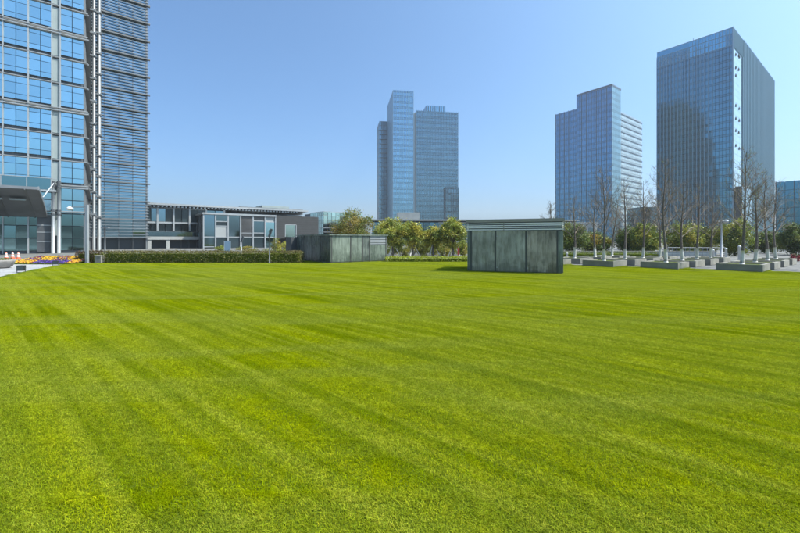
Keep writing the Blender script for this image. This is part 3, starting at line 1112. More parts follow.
# ------------------------------------------------------------------ low buildings
def low_building():
    r = random.Random(41)
    o = P(147, 65)
    KB = 1.2
    t = thing('low_building', 'long low grey office building with flat overhanging roof behind the hedge', 'building', (o.x * KB, o.y * KB, -0.34), GRID)
    t.scale = (KB, KB, KB)
    def U(px, w):
        """local x where the ray through px meets the plane y = -w"""
        q = Vector(o) - D1 * w
        k = (px - 400) / F
        return (k * q.y - q.x) / (D.x - k * D.y)
    def Z(py, px, w):
        q = Vector(o) - D1 * w + D * U(px, w)
        return zat(py, q.y)
    HR = 7.95
    Lr = U(302, -1)
    boxpart('core', 'core_mid', t, -0.4, Lr, 1.2, 18, 0, 7.0)
    roof = boxpart('roof', 'metal_light', t, -0.4, Lr + 0.5, -1.0, 18, HR - 0.3, HR)
    mb = MB()
    for k in range(int((Lr - 0.8) / 0.6)):
        x = -0.4 + 0.6 * k
        mb.box(x, x + 0.3, -0.9, 0.6, HR - 0.62, HR - 0.38)
    mb.build('roof_slat', 'metal_light', roof, kind='stuff')
    boxpart('fascia', 'metal_light', roof, -0.4, Lr + 0.5, -1.06, -1.0, HR - 0.31, HR + 0.02)
    # upper storey glazing with light posts
    pane = MB()
    pane.box(0, 1, -0.02, 0.02, 0, 1)
    pd = pane.mesh('pane', 'glass_dark')
    pmid = pane.mesh('pane', 'glass_mid')
    pst = [-0.4] + [U(p, 0) for p in (157.5, 173.5, 189.5, 206, 224)]
    for a, b in zip(pst, pst[1:]):
        for h in range(2):
            inst('pane', pd if r.random() < 0.45 else pmid, t, (a + (b - a) * h / 2 + 0.06, 0, 4.9), ((b - a) / 2 - 0.1, 1, 2.2), (r.gauss(0, .01), 0, r.gauss(0, .01)))
            inst('pane', pd, t, (a + (b - a) * h / 2 + 0.06, 0.4, 3.15), ((b - a) / 2 - 0.1, 1, 1.3), (r.gauss(0, .01), 0, r.gauss(0, .01)))
    for x in pst[1:]:
        boxpart('post', 'metal_light', t, x - 0.14, x + 0.14, -0.3, 0.1, 3.3, 7.3)
    boxpart('spandrel', 'metal_light', t, -0.4, U(206, 0), -0.14, 0.1, 4.55, 4.85)
    boxpart('lintel', 'metal_mid', t, -0.4, U(206, 0), -0.14, 0.1, 7.1, 7.35)
    boxpart('ledge', 'metal_mid', t, -0.4, U(206, 0), -0.6, 0.3, 2.95, 3.15)
    bal = boxpart('balcony_glass', 'glass_mid', t, -0.4, U(200, 1.5), -1.55, -1.5, 2.3, 3.1)
    beam = boxpart('balcony_beam', 'white_concrete', t, -0.4, U(199, 1.6), -1.8, 1.0, 1.75, 2.28)
    for px in (149.5, 168):
        x = U(px, 1.6)
        boxpart('column', 'white_concrete', t, x - 0.25, x + 0.25, -1.7, -1.2, 0, 1.75)
    for px in (182, 190):
        x = U(px, 0)
        boxpart('door_frame', 'metal_mid', t, x - 0.08, x + 0.08, 0.9, 1.15, 0, 1.75)
    # projecting glazed hall
    W = 6.0
    xs = [U(p, W) for p in (203.5, 215.5, 228, 240.5, 253, 265, 275.5)]
    HB = Z(212.5, 204, W)
    hall = boxpart('glazed_hall', 'core_dark', t, xs[0] + 0.2, xs[-1], -W + 0.3, 1.0, 0, HB - 0.3)
    boxpart('hall_roof', 'metal_light', hall, xs[0] - 0.2, xs[-1] + 0.1, -W - 0.25, 1.1, HB - 0.28, HB)
    zm = Z(237, 215, W)
    cols = {}
    def P2(m):
        if m not in cols:
            cols[m] = pane.mesh('pane', m)
        return cols[m]
    spec = [
        [(0.35, 0.55, 'glass_mid'), (0.6, zm, 'glass_mid'), (zm, HB - .3, 'glass_mid')],
        [(0.2, zm, 'glass_dark'), (zm, Z(226, 222, W), 'blind_white'), (Z(226, 222, W), Z(221.5, 222, W), 'glass_dark'), (Z(221.5, 222, W), HB - .3, 'glass_mid')],
        [(0.2, zm, 'glass_dark'), (zm, HB - .3, 'glass_mid')],
        [(0.2, zm, 'glass_dark'), (zm, Z(233, 247, W), 'blind_brown'), (Z(233, 247, W), HB - .3, 'blind_brown')],
        [(0.2, zm, 'glass_dark'), (zm, Z(233, 259, W), 'glass_dark'), (Z(233, 259, W), Z(221, 259, W), 'glass_mid'), (Z(221, 259, W), HB - .3, 'blind_brown')],
        [(0.2, zm, 'glass_low'), (zm, Z(222, 270, W), 'glass_left'), (Z(222, 270, W), HB - .3, 'blind_white')],
    ]
    for k, lst in enumerate(spec):
        a, b = xs[k] + 0.1, xs[k + 1] - 0.1
        for z0, z1, m in lst:
            inst('pane', P2(m), hall, (a, -W + 0.1, z0 + 0.04), (b - a, 1, z1 - z0 - 0.08), (r.gauss(0, .008), 0, r.gauss(0, .008)))
            boxpart('transom', 'metal_light', hall, a, b, -W, -W + 0.2, z1 - 0.07, z1 + 0.07)
        if k == 3:
            mb = MB()
            z = zm + 0.15
            while z < HB - .4:
                mb.box(a, b, -W + 0.0, -W + 0.07, z, z + 0.06)
                z += 0.16
            mb.build('blind_slat', 'blind_brown', hall, kind='stuff')
    for x in xs:
        boxpart('mullion', 'metal_light', hall, x - 0.1, x + 0.1, -W - 0.12, -W + 0.25, 0, HB - 0.28)
    for k in range(4):
        y = -W + 0.3 + 1.5 * k
        boxpart('side_mullion', 'metal_mid', hall, xs[0] - 0.02, xs[0] + 0.15, y + 1.35, y + 1.5, 0, HB - 0.3)
        inst('pane', pd, hall, (xs[0] + 0.1, y, 0.1), (1.34, 1, HB - 0.5), (0, 0, pi / 2))
    # glass roof light strip running behind
    x0, x1 = U(196, -3), U(304, -3)
    boxpart('roof_light', 'glass_mid', t, x0, Lr, 2.5, 5.5, HR, HR + 0.01)
    # stone block
    W2 = 5.0
    s0, s1 = U(275.5, W2) + 0.25, U(318.5, W2)
    HS = Z(215.5, 276, W2)
    zb = Z(237, 290, W2)
    wn0, wn1, wz0, wz1 = U(285, W2), U(296.5, W2), zb, Z(224.5, 290, W2)
    blk = boxpart('stone_block', 'stone_grey', t, s0, wn0, -W2, 3, zb - 0.3, HS)
    boxpart('stone_right', 'stone_grey', blk, wn1, s1, -W2, 3, zb - 0.3, HS)
    boxpart('stone_lintel', 'stone_grey', blk, wn0, wn1, -W2, 3, wz1, HS)
    boxpart('stone_base', 'stone_grey', blk, s0 + 1, s1 - 0.5, -W2 + 2.5, 3, 0, zb - 0.3)
    wnd = boxpart('window', 'glass_green', blk, wn0, wn1, -W2 + 0.3, -W2 + 0.4, wz0, wz1)
    mb = MB()
    mb.box(wn0, wn0 + 0.12, -W2 - 0.03, -W2 + 0.3, wz0, wz1)
    mb.box(wn1 - 0.12, wn1, -W2 - 0.03, -W2 + 0.3, wz0, wz1)
    mb.box(wn0, wn1, -W2 - 0.03, -W2 + 0.3, wz1 - 0.12, wz1)
    mb.build('window_frame', 'metal_light', wnd)
    mb = MB()
    k = 0
    z = zb
    while z < HS - 0.2:
        z += 0.45
        mb.box(s0 + 0.01, wn0 - .02, -W2 - 0.004, -W2 + 0.01, z, z + 0.02)
        mb.box(wn1 + 0.01, s1 - .02, -W2 - 0.004, -W2 + 0.01, z, z + 0.02)
    mb.build('stone_joint', 'metal_dark', blk, kind='stuff')
    # roof-top plant and stepped roof
    boxpart('plant_screen', 'panel_pale', t, U(262, -5), U(289, -5), 5, 9, HR - 0.05, Z(206, 275, -5))
    boxpart('upper_roof', 'metal_mid', t, U(240, -2), U(303, -2), 2, 4.6, HR - 0.7, Z(209.5, 300, -2))
low_building()

def green_building():
    r = random.Random(42)
    o = P(323.5, 125)
    t = thing('glass_building', 'pale green gridded glass corner building behind the dark stone block', 'building', o, GRID)
    H = zat(211.5, 125)
    boxpart('core', 'core_dark', t, 0.2, 15, 0.2, 15, 0, H - 0.2)
    mb = MB()
    curtain(mb, 'y', 0, 0, 15, 0.3, H, 10, 8, r, 0.14, 0.01)
    curtain(mb, 'x', 0, 0, 10, 0.3, H, 7, 8, r, 0.14, 0.01)
    mb.build('curtain_wall', 'glass_green', t, kind='stuff')
    mb = MB()
    bands(mb, 'y', 0, 0, 15, [0.3 + (H - .3) * k / 8 for k in range(9)], 0.12, 0.1)
    bands(mb, 'x', 0, 0, 10, [0.3 + (H - .3) * k / 8 for k in range(9)], 0.12, 0.1)
    mb.build('mullion', 'metal_light', t, kind='stuff')
    o = P(333, 170)
    t = thing('building', 'small pale beige block beside the green glass building, left of the round tree', 'building', o, GRID)
    H = zat(217, 170)
    boxpart('wall', 'panel_pale', t, 0, 14, 0, 8, 0, H)
    for k in range(4):
        for j in range(3):
            boxpart('window', 'glass_dark', t, 1 + 3.2 * k, 3 + 3.2 * k, -0.06, 0.05, 2 + 3 * j, 4 + 3 * j)
green_building()

def back_buildings():
    r = random.Random(43)
    # long striped hall behind the tree row
    d = 115
    o = P(372, d)
    t = thing('long_hall', 'long low blue and white banded hall behind the staked trees', 'building', o, rad(2))
    H = zat(219.5, d)
    Wd = 62
    boxpart('core', 'core_dark', t, 0, Wd, 0.3, 20, 0, H - 0.3)
    mb = MB()
    curtain(mb, 'y', 0, 0, 24, 0.3, H - 0.8, 14, 3, r, 0.12, 0.01)
    mb.build('curtain_wall', 'tower_sky', t, kind='stuff')
    boxpart('roof', 'white_concrete', t, -0.5, Wd + .5, -1.0, 20, H - 0.4, H)
    for k in range(7):
        z = 1.0 + 0.95 * k
        boxpart('band', 'white_concrete', t, 20, Wd, -0.35, 0.05, z, z + 0.38)
    mb = MB()
    curtain(mb, 'y', 0.1, 24, Wd, 0.3, H - 0.8, 16, 1, r, 0.12, 0.01)
    mb.build('strip_glass', 'tower_slate', t, kind='stuff')
    x0 = (P(398, d + 8) - o).x
    x1 = (P(420, d + 8) - o).x
    boxpart('roof_house', 'white_concrete', t, x0, x1, 6, 14, H, zat(212.5, d + 7))
    # low pale block under the stepped tower
    o = P(560, 105)
    t = thing('low_block', 'low pale block at the foot of the stepped tower behind the evergreens', 'building', o, rad(4))
    boxpart('wall', 'white_concrete', t, 0, 10.5, 0, 10, 0, zat(222.5, 105))
    for k in range(4):
        boxpart('window', 'glass_mid', t, 0.6 + 2.5 * k, 2.4 + 2.5 * k, -0.07, 0.05, 3.2, 5.0)
    boxpart('cornice', 'metal_light', t, -0.1, 10.6, -0.2, 0.0, zat(222.5, 105) - 0.3, zat(222.5, 105) + 0.1)
    # blue glass building at right edge
    o = P(776, 140) - D1 * 42
    t = thing('glass_building', 'blue glass block at the right edge behind the bare trees', 'building', o, GRID)
    H = zat(182, 140)
    boxpart('core', 'core_dark', t, 0.2, 30, 0.2, 41.8, 0, H - 0.3)
    mb = MB()
    curtain(mb, 'x', 0, 0, 42, 0.3, H, 18, 7, r, 0.1, 0.005)
    mb.build('curtain_wall', 'tower_blue', t, kind='stuff')
    mb = MB()
    ribs(mb, 'x', 0, 0, 42, 0.3, H, 9, 0.25, 0.15)
    mb.build('rib', 'rib_dark', t, kind='stuff')
    # low far blocks along the skyline
    for px0, px1, py, dd, m, lab in ((465, 548, 226, 420, 'tower_cladding', 'low grey far block on the skyline behind the pavilion with slatted roof'),
                                     (641, 657, 207, 330, 'tower_slate', 'narrow grey blue far block seen between the stepped tower and the slab tower')):
        o = P(px0, dd)
        t = thing('far_block', lab, 'building', o, 0)
        w = (px1 - px0) / F * dd
        h = zat(py, dd)
        boxpart('wall', m, t, 0, w, 0, 20, 0, h)
        mb = MB()
        for j in range(int(h / 4)):
            mb.box(0.5, w - 0.5, -0.2, 0.1, 1.5 + 4 * j, 3.6 + 4 * j)
        mb.build('window_band', 'glass_mid', t)
back_buildings()

# ------------------------------------------------------------------ pavilions on the lawn
def pavilion_slatted():
    a, b = P(467.5, 20.9), P(563.2, 19.25)
    u = (b - a)
    W = u.length
    ang = math.atan2(u.y, u.x)
    t = thing('glass_pavilion', 'weathered glass pavilion with slatted metal roof band standing on the lawn', 'pavilion', a, ang)
    H, HB = 2.79, 2.17
    dp = 3.4
    boxpart('plinth', 'concrete', t, 0.03, W - 0.03, 0.05, dp - 0.03, -0.02, 0.09)
    pane = MB()
    pane.box(0, 1, -0.008, 0.008, 0, 1)
    pms = {m: pane.mesh('glass_panel', m) for m in ('pavilion_glass', 'pavilion_glass_pale', 'pavilion_glass_stained')}
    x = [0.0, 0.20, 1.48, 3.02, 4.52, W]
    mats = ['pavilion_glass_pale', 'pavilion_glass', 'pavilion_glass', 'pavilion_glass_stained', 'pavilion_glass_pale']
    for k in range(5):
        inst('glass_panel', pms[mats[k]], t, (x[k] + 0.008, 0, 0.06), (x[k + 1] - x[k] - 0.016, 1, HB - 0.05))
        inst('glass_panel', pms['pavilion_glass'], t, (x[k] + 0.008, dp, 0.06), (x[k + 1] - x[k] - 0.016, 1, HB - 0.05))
    for k in range(2):
        for xx in (0.0, W):
            inst('glass_panel', pms['pavilion_glass'], t, (xx, 0.02 + k * dp / 2, 0.06), (dp / 2 - 0.03, 1, HB - 0.05), (0, 0, pi / 2))
    for xx in (0.2, 1.48, 3.02, 4.52):
        for yy in (0.05, dp - 0.05):
            boxpart('post', 'post_dark', t, xx - 0.04, xx + 0.04, yy - 0.065, yy + 0.06, 0.05, HB)
    for xx in (1.48, 3.02):
        for zz in (0.25, 1.9):
            mb = MB()
            mb.lathe([(0, -0.0), (0.03, 0.0), (0.03, 0.02), (0.0, 0.02)], 8)
            o = mb.build('glass_clamp', 'metal_light', t, loc=(xx + 0.08, -0.01, zz))
            o.rotation_euler = (pi / 2, 0, 0)
    boxpart('beam', 'metal_mid', t, 0.05, W - 0.05, 0.08, 0.2, HB - 0.2, HB - 0.14)
    boxpart('inner_shaft', 'concrete', t, 1.0, W - 0.9, 1.2, dp - 0.5, 0, 1.3)
    boxpart('roof', 'roof_grey', t, -0.06, W + 0.06, -0.10, dp + 0.08, H - 0.16, H)
    boxpart('roof_box', 'metal_dark', t, 0.05, W - 0.05, 0.06, dp - 0.06, HB + 0.005, H - 0.165)
    n = 4
    for k in range(n):
        z = HB + 0.02 + (H - 0.2 - HB) * k / n
        mb = MB()
        for (p, q, rr) in (((-0.05, -0.05), (W + 0.05, -0.05), 0), ((-0.02, 0.05), (-0.02, dp), 1), ((W + 0.02, 0.05), (W + 0.02, dp), 1)):
            mb.obox((p[0], p[1], z + 0.055), (q[0], q[1], z + 0.055), 0.05, 0.055)
        mb.build('roof_slat', 'slat_bright', t)
    for xx in (-0.07, 1.9, W + 0.03):
        boxpart('slat_bracket', 'roof_grey', t, xx, xx + 0.035, -0.085, 0.05, HB - 0.02, H - 0.17)
pavilion_slatted()

def pavilion_plain():
    a = P(330, 27.85)
    t = thing('glass_pavilion', 'low greenish glass box pavilion with vent grille near the hedge end', 'pavilion', a, GRID)
    L, Wd, H = 5.1, 5.9, 2.12
    boxpart('plinth', 'concrete', t, 0.04, L - .04, 0.04, Wd - .04, -0.02, 0.12)
    pane = MB()
    pane.box(0, 1, -0.008, 0.008, 0, 1)
    pms = {m: pane.mesh('glass_panel', m) for m in ('pavilion_glass', 'pavilion_glass_pale', 'pavilion_glass_side')}
    xs = [0.0, 1.72, 2.75, 3.42, L]
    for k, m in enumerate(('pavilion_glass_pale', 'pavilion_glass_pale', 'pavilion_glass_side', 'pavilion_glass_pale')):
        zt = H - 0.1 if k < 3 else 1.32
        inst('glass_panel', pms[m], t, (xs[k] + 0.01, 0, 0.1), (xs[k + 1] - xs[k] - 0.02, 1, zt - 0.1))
    ys = [0, 1.5, 3.0, 4.5, Wd]
    for k in range(4):
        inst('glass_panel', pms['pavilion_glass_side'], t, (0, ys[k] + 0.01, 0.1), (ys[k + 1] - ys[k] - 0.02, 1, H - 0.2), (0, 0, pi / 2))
        inst('glass_panel', pms['pavilion_glass'], t, (L, ys[k] + 0.01, 0.1), (ys[k + 1] - ys[k] - 0.02, 1, H - 0.2), (0, 0, pi / 2))
    for x in (0.12, 1.72, 2.78, 3.42, L - 0.12):
        boxpart('post', 'post_dark', t, x - 0.05, x + 0.05, -0.02, 0.10, 0.05, H - 0.1)
    for y in ys[1:-1]:
        boxpart('post', 'post_dark', t, -0.02, 0.10, y - 0.05, y + 0.05, 0.05, H - 0.1)
    roof = boxpart('roof', 'pavilion_glass_pale', t, -0.08, L + 0.06, -0.08, Wd, H - 0.09, H)
    grille = boxpart('vent_grille', 'metal_dark', t, 3.44, L - 0.02, 0.03, 0.12, 1.33, H - 0.12)
    for k in range(5):
        z = 1.36 + 0.135 * k
        mb = MB()
        mb.obox((3.46, 0.0, z + 0.05), (L - 0.03, 0.0, z + 0.05), 0.03, 0.085)
        mb.build('grille_slat', 'metal_light', grille)
    boxpart('inner_shaft', 'concrete', t, 1.0, L - 1.0, 1.2, Wd - 1.0, 0, 1.5)
    boxpart('rear_cabinet', 'metal_dark', t, -0.5, 1.6, Wd + 0.02, Wd + 1.2, 0, 1.95)
pavilion_plain()

# ------------------------------------------------------------------ vegetation
def leaf_cloud(mb, r, centre, size, n, pals, leaf=0.1, shell=0.5, clumps=26, flat=False):
    """leaf-sized folded faces gathered in clumps through an ellipsoid"""
    cx, cy, cz = centre
    cl = []
    for _ in range(clumps):
        while True:
            p = Vector((r.uniform(-1, 1), r.uniform(-1, 1), r.uniform(-1, 1)))
            if shell < p.length < 1:
                break
        cl.append((Vector((cx + p.x * size[0], cy + p.y * size[1], cz + p.z * size[2])), r.uniform(0.22, 0.42), r.uniform(0.75, 1.2), r.choice(pals)))
    for _ in range(n):
        c, rad_, g, pal = r.choice(cl)
        q = Vector((r.gauss(0, 1), r.gauss(0, 1), r.gauss(0, 0.8)))
        q *= rad_ * 0.55
        p = c + Vector((q.x * size[0], q.y * size[1], q.z * size[2]))
        leaf_quad(mb, r, p, leaf, pal, g)

def leaf_quad(mb, r, p, leaf, pal, g=1.0):
    s = leaf * r.uniform(0.6, 1.3)
    a = Vector((r.gauss(0, 1), r.gauss(0, 1), r.gauss(0, 1))).normalized()
    b = a.cross(Vector((r.gauss(0, 1), r.gauss(0, 1), r.gauss(0, 1)))).normalized()
    k = g * r.uniform(0.75, 1.3)
    col = (pal[0] * k, pal[1] * k, pal[2] * k)
    mb.face([p - a * s * 0.5, p + b * s * 0.28, p + a * s * 0.5, p - b * s * 0.28], col)

OLIVE = [(0.2499, 0.2847, 0.0367), (0.3332, 0.3218, 0.0408), (0.1785, 0.2228, 0.0326), (0.4045, 0.3465, 0.0449)]
DARKG = [(0.0949, 0.1367, 0.025), (0.1476, 0.1938, 0.0285), (0.2005, 0.2165, 0.0321), (0.0739, 0.1094, 0.0231)]
YELG = [(0.195, 0.225, 0.03), (0.24, 0.225, 0.03), (0.15, 0.18, 0.03)]
GOLD = [(0.33, 0.225, 0.03), (0.255, 0.195, 0.03), (0.18, 0.165, 0.027)]

def leafy_tree(px, depth, top_y, hw_px, pals, label, seed, n=7500, bottom=0.35, name='leafy_tree', group='evergreen trees', stakes=False, clumps=46, leaf=0.16):
    r = random.Random(seed)
    base = P(px, depth)
    H = zat(top_y, depth)
    hw = hw_px / F * depth
    t = thing(name, label, 'tree', base, r.uniform(0, 6), group)
    zc = H * (bottom + 1) / 2
    sz = H * (1 - bottom) / 2
    tr = MB()
    tr.tube([(0, 0, -0.05), (0.03, 0.02, H * 0.3), (0.0, 0.05, H * 0.6), (0.02, 0.0, H * 0.85)], [0.10, 0.08, 0.05, 0.02], 7)
    for k in range(9):
        an = r.uniform(0, 2 * pi)
        z0 = H * r.uniform(0.25, 0.6)
        ll = hw * r.uniform(0.5, 0.85)
        tr.tube([(0, 0, z0), (cos(an) * ll * .5, sin(an) * ll * .5, z0 + sz * .45), (cos(an) * ll, sin(an) * ll, z0 + sz * .8)], [0.045, 0.03, 0.012], 5)
    tr.build('trunk', 'bark', t, smooth=True)
    mb = MB()
    leaf_cloud(mb, r, (0, 0, zc), (hw, hw, sz), n, pals, leaf, 0.25, clumps)
    for k in range(10):      # loose sprigs breaking the outline
        an = r.uniform(0, 2 * pi)
        e = r.uniform(-0.2, 1.2)
        c = Vector((cos(an) * cos(e) * hw, sin(an) * cos(e) * hw, zc + sin(e) * sz * 1.02))
        for _ in range(n // 120):
            leaf_quad(mb, r, c + Vector((r.gauss(0, .12) * hw, r.gauss(0, .12) * hw, r.gauss(0, .12) * sz)), leaf, r.choice(pals))
    mb.build('crown', 'leaf', t)
    if stakes:
        for k in range(3):
            an = 0.5 + 2 * pi * k / 3
            mb = MB()
            mb.tube([(cos(an) * 0.75, sin(an) * 0.75, 0), (cos(an) * 0.08, sin(an) * 0.08, 1.35)], [0.035, 0.03], 6)
            mb.build('stake', 'whitewash', t, smooth=True)
    return t

# staked tree row behind the middle hedge
leafy_tree(393, 37, 220, 13, OLIVE, 'olive leafy staked tree right of the low glass box pavilion', 51, stakes=True, group='staked trees in a row', bottom=0.3)
leafy_tree(413, 37.5, 221, 10, OLIVE, 'slim olive staked tree, second in the row from the low glass box pavilion', 52, stakes=True, group='staked trees in a row', bottom=0.3)
leafy_tree(433, 38, 227, 9, OLIVE, 'smallest staked tree in the row, with a pointed crown', 53, 5000, stakes=True, group='staked trees in a row', bottom=0.3)
leafy_tree(453, 37.5, 220, 12, OLIVE, 'staked tree beside the slatted pavilion, at the right end of the row', 54, stakes=True, group='staked trees in a row', bottom=0.28)
# trees behind the low pavilion
leafy_tree(352, 46, 210, 19, GOLD + YELG, 'large golden olive round tree behind the low glass box pavilion', 55, 12000, bottom=0.25, group='trees behind the low pavilion')
leafy_tree(383, 52, 222, 8, OLIVE, 'small olive tree between the golden round tree and the staked row', 56, 4000, group='trees behind the low pavilion')
# evergreens on the right
EV = [(572, 44, 224, 13, DARKG, 'dark evergreen right beside the slatted pavilion'),
      (596, 46, 233, 13, DARKG + GOLD[:1], 'low dark evergreen with golden patches behind the bare trees'),
      (629, 45, 228, 11, DARKG, 'dark evergreen behind the leaning bare tree'),
      (646, 43, 224, 13, DARKG + OLIVE, 'broad dark evergreen with olive top behind the hedge end'),
      (683, 44, 223, 14, DARKG + OLIVE, 'rounded evergreen in front of the slab tower left half'),
      (704, 46, 226, 13, DARKG + YELG, 'yellowish evergreen in front of the slab tower, left of the street lamp'),
      (735, 42, 221, 14, DARKG + OLIVE, 'round topped evergreen right of the street lamp'),
      (767, 50, 232, 13, DARKG, 'dim evergreen behind the cluster of bare trunks'),
      (794, 44, 224, 12, DARKG, 'dark evergreen at the right edge'),
      (825, 44, 222, 16, DARKG, 'dark evergreen just past the right edge')]
for k, (px, d, ty, hw, pal, lab) in enumerate(EV):
    leafy_tree(px, d, ty, hw, pal, lab, 60 + k, 11000, bottom=0.04, group='evergreen trees along the road', clumps=70, leaf=0.17)

def shrub(px, depth, top_y, hw_px, pals, label, seed, group, n=4200, name='shrub'):
    r = random.Random(seed)
    base = P(px, depth)
    H = max(0.3, zat(top_y, depth))
    hw = hw_px / F * depth
    t = thing(name, label, 'shrub', base, 0, group)
    st = MB()
    for k in range(6):
        an = 2 * pi * k / 6
        st.tube([(0, 0, 0), (cos(an) * hw * .5, sin(an) * hw * .5, H * .7)], [0.025, 0.01], 5)
    st.build('stem', 'bark', t)
    mb = MB()
    leaf_cloud(mb, r, (0, 0, H * 0.5), (hw, hw, H * 0.5), n, pals, 0.11, 0.1, 34)
    mb.build('foliage', 'leaf', t)
SH = [(403, 40, 239, 9.5, YELG, 'rounded yellow green shrub between first and second staked trees'),
      (424, 40, 240, 9.5, YELG, 'rounded yellow green shrub between second and third staked trees'),
      (443, 40, 239, 9.5, OLIVE, 'olive shrub between the pointed staked tree and the last one'),
      (463, 40, 241, 7, OLIVE, 'olive shrub peeping out beside the slatted pavilion')]
SH += [(392, 44, 241, 9, OLIVE, 'olive shrub low behind the first staked tree'),
       (414, 44, 241, 10, OLIVE, 'olive shrub low behind the second staked tree'),
       (434, 44, 242, 10, OLIVE, 'olive shrub low behind the pointed staked tree'),
       (454, 44, 241, 10, OLIVE, 'olive shrub low behind the last staked tree')]
for k, (px, d, ty, hw, pal, lab) in enumerate(SH):
    shrub(px, d, ty, hw, pal, lab, 80 + k, 'shrubs among the staked trees')
SH2 = [(277, 46, 239, 5, OLIVE + GOLD, 'small golden green shrub in front of the stone block, left one'),
       (286, 48, 241, 6, OLIVE, 'olive shrub under the stone block window'),
       (296, 46, 240, 5, YELG, 'yellow green shrub beside the low glass box pavilion'),
       (222, 52, 246, 6, YELG, 'low yellow green shrub before the white blind of the glazed hall'),
       (247, 52, 246, 9, YELG + GOLD, 'wide yellow shrub before the brown blind of the glazed hall')]
for k, (px, d, ty, hw, pal, lab) in enumerate(SH2):
    shrub(px, d, ty, hw, pal, lab, 90 + k, 'shrubs before the low building', 2600)
for k, (px, d) in enumerate(((796, 31), (803, 32))):
    shrub(px, d, 253.5, 4, [(0.25, 0.02, 0.03), (0.3, 0.03, 0.05), (0.05, 0.08, 0.02)], ('small red flowering shrub at the right edge behind the planters', 'small red flowering shrub just past the right edge')[k], 97 + k, 'red shrubs', 700, 'flowering_shrub')

def hedge(name, label, x0, x1, y0, y1, h, pals, seed, dens=420, leaf=0.085, top_pals=None, curve=None):
    r = random.Random(seed)
    t = thing(name, label, 'hedge', ((x0 + x1) / 2, y0, 0), 0)
    cx = (x0 + x1) / 2
    mb = MB()
    w = (x1 - x0) / 2
    boxpart('inner_twigs', 'soil', t, -w + 0.15, w - 0.15, 0.16, y1 - y0 - 0.15, 0, h - 0.16)
    dp = y1 - y0
    def bumpy(x):
        return 0.035 * sin(x * 2.1 + seed) + 0.03 * sin(x * 5.3) + 0.02 * sin(x * 11.7)
    nf = int(2 * w * h * dens)
    for _ in range(nf):
        x, z = r.uniform(-w, w), r.uniform(0, h)
        g = 0.8 + 0.4 * r.random() + 0.25 * sin(x * 3.1 + z * 6) * sin(x * 1.3)
        leaf_quad(mb, r, Vector((x, r.gauss(0.03, 0.06) + bumpy(x + z * 3) - 0.03, z)), leaf, r.choice(pals), max(.5, g))
    for _ in range(int(2 * w * dp * dens * 0.9)):
        x, y = r.uniform(-w, w), r.uniform(0, dp)
        leaf_quad(mb, r, Vector((x, y, h - 0.04 + r.gauss(0, 0.045) + bumpy(x + y * 2))), leaf, r.choice(top_pals or pals), r.uniform(0.8, 1.3))
    for _ in range(int(2 * w * 5)):      # ragged shoots
        x, y = r.uniform(-w, w), r.uniform(0, dp)
        k = r.uniform(0.04, 0.13)
        for q in range(6):
            leaf_quad(mb, r, Vector((x + r.gauss(0, .03), y + r.gauss(0, .03), h + k * q / 5)), leaf * 0.9, r.choice(top_pals or pals), 1.1)
    for s in (-w, w):
        for _ in range(int(h * dp * dens)):
            leaf_quad(mb, r, Vector((s + r.gauss(0, 0.04), r.uniform(0, dp), r.uniform(0, h))), leaf, r.choice(pals))
    mb.build('foliage', 'leaf', t)
HG = [(0.1035, 0.1116, 0.021), (0.1466, 0.144, 0.027), (0.1811, 0.162, 0.03), (0.0776, 0.09, 0.018)]
hx = lambda px, d=28.5: P(px, d).x
hedge('hedge', 'long clipped dark green hedge in front of the low building', hx(101.5), hx(299), 28.5, 29.9, 0.83, HG, 3, top_pals=[(0.12, 0.10, 0.025), (0.10, 0.085, 0.02), (0.14, 0.11, 0.03)])
hedge('hedge', 'short reddish hedge between the flower bed and the stone block', hx(74.5), hx(94), 28.5, 29.8, 0.84, [(0.07, 0.045, 0.018), (0.05, 0.045, 0.014), (0.1, 0.05, 0.02)], 4)
hedge('hedge', 'low bright yellow green hedge under the staked trees', hx(386, 29.8), hx(560, 29.8), 29.8, 31.2, 0.36, [(0.26, 0.30, 0.012), (0.30, 0.32, 0.015), (0.18, 0.22, 0.01)], 5, 420)
hedge('hedge', 'dark low hedge with yellow green top behind the bare trees', hx(562, 36), hx(664, 36), 36, 38.4, 0.52, [(0.03, 0.04, 0.01), (0.045, 0.055, 0.012)], 6, 200, 0.07, top_pals=[(0.13, 0.15, 0.015), (0.10, 0.12, 0.012)])
hedge('hedge', 'low clipped hedge in front of the shrubs by the stone block', hx(262, 40), hx(300, 40), 40, 41, 0.75, YELG, 8, 160, 0.07)

def low_wall():
    o = thing('low_wall', 'low pale garden wall behind the dark hedge and evergreens', 'wall', P(562, 41), 0)
    L = P(716, 41).x - P(562, 41).x
    boxpart('wall', 'white_concrete', o, 0, L, 0, 0.3, 0, 0.46)
    boxpart('coping', 'concrete', o, -0.05, L + 0.05, -0.05, 0.35, 0.46, 0.53)
low_wall()

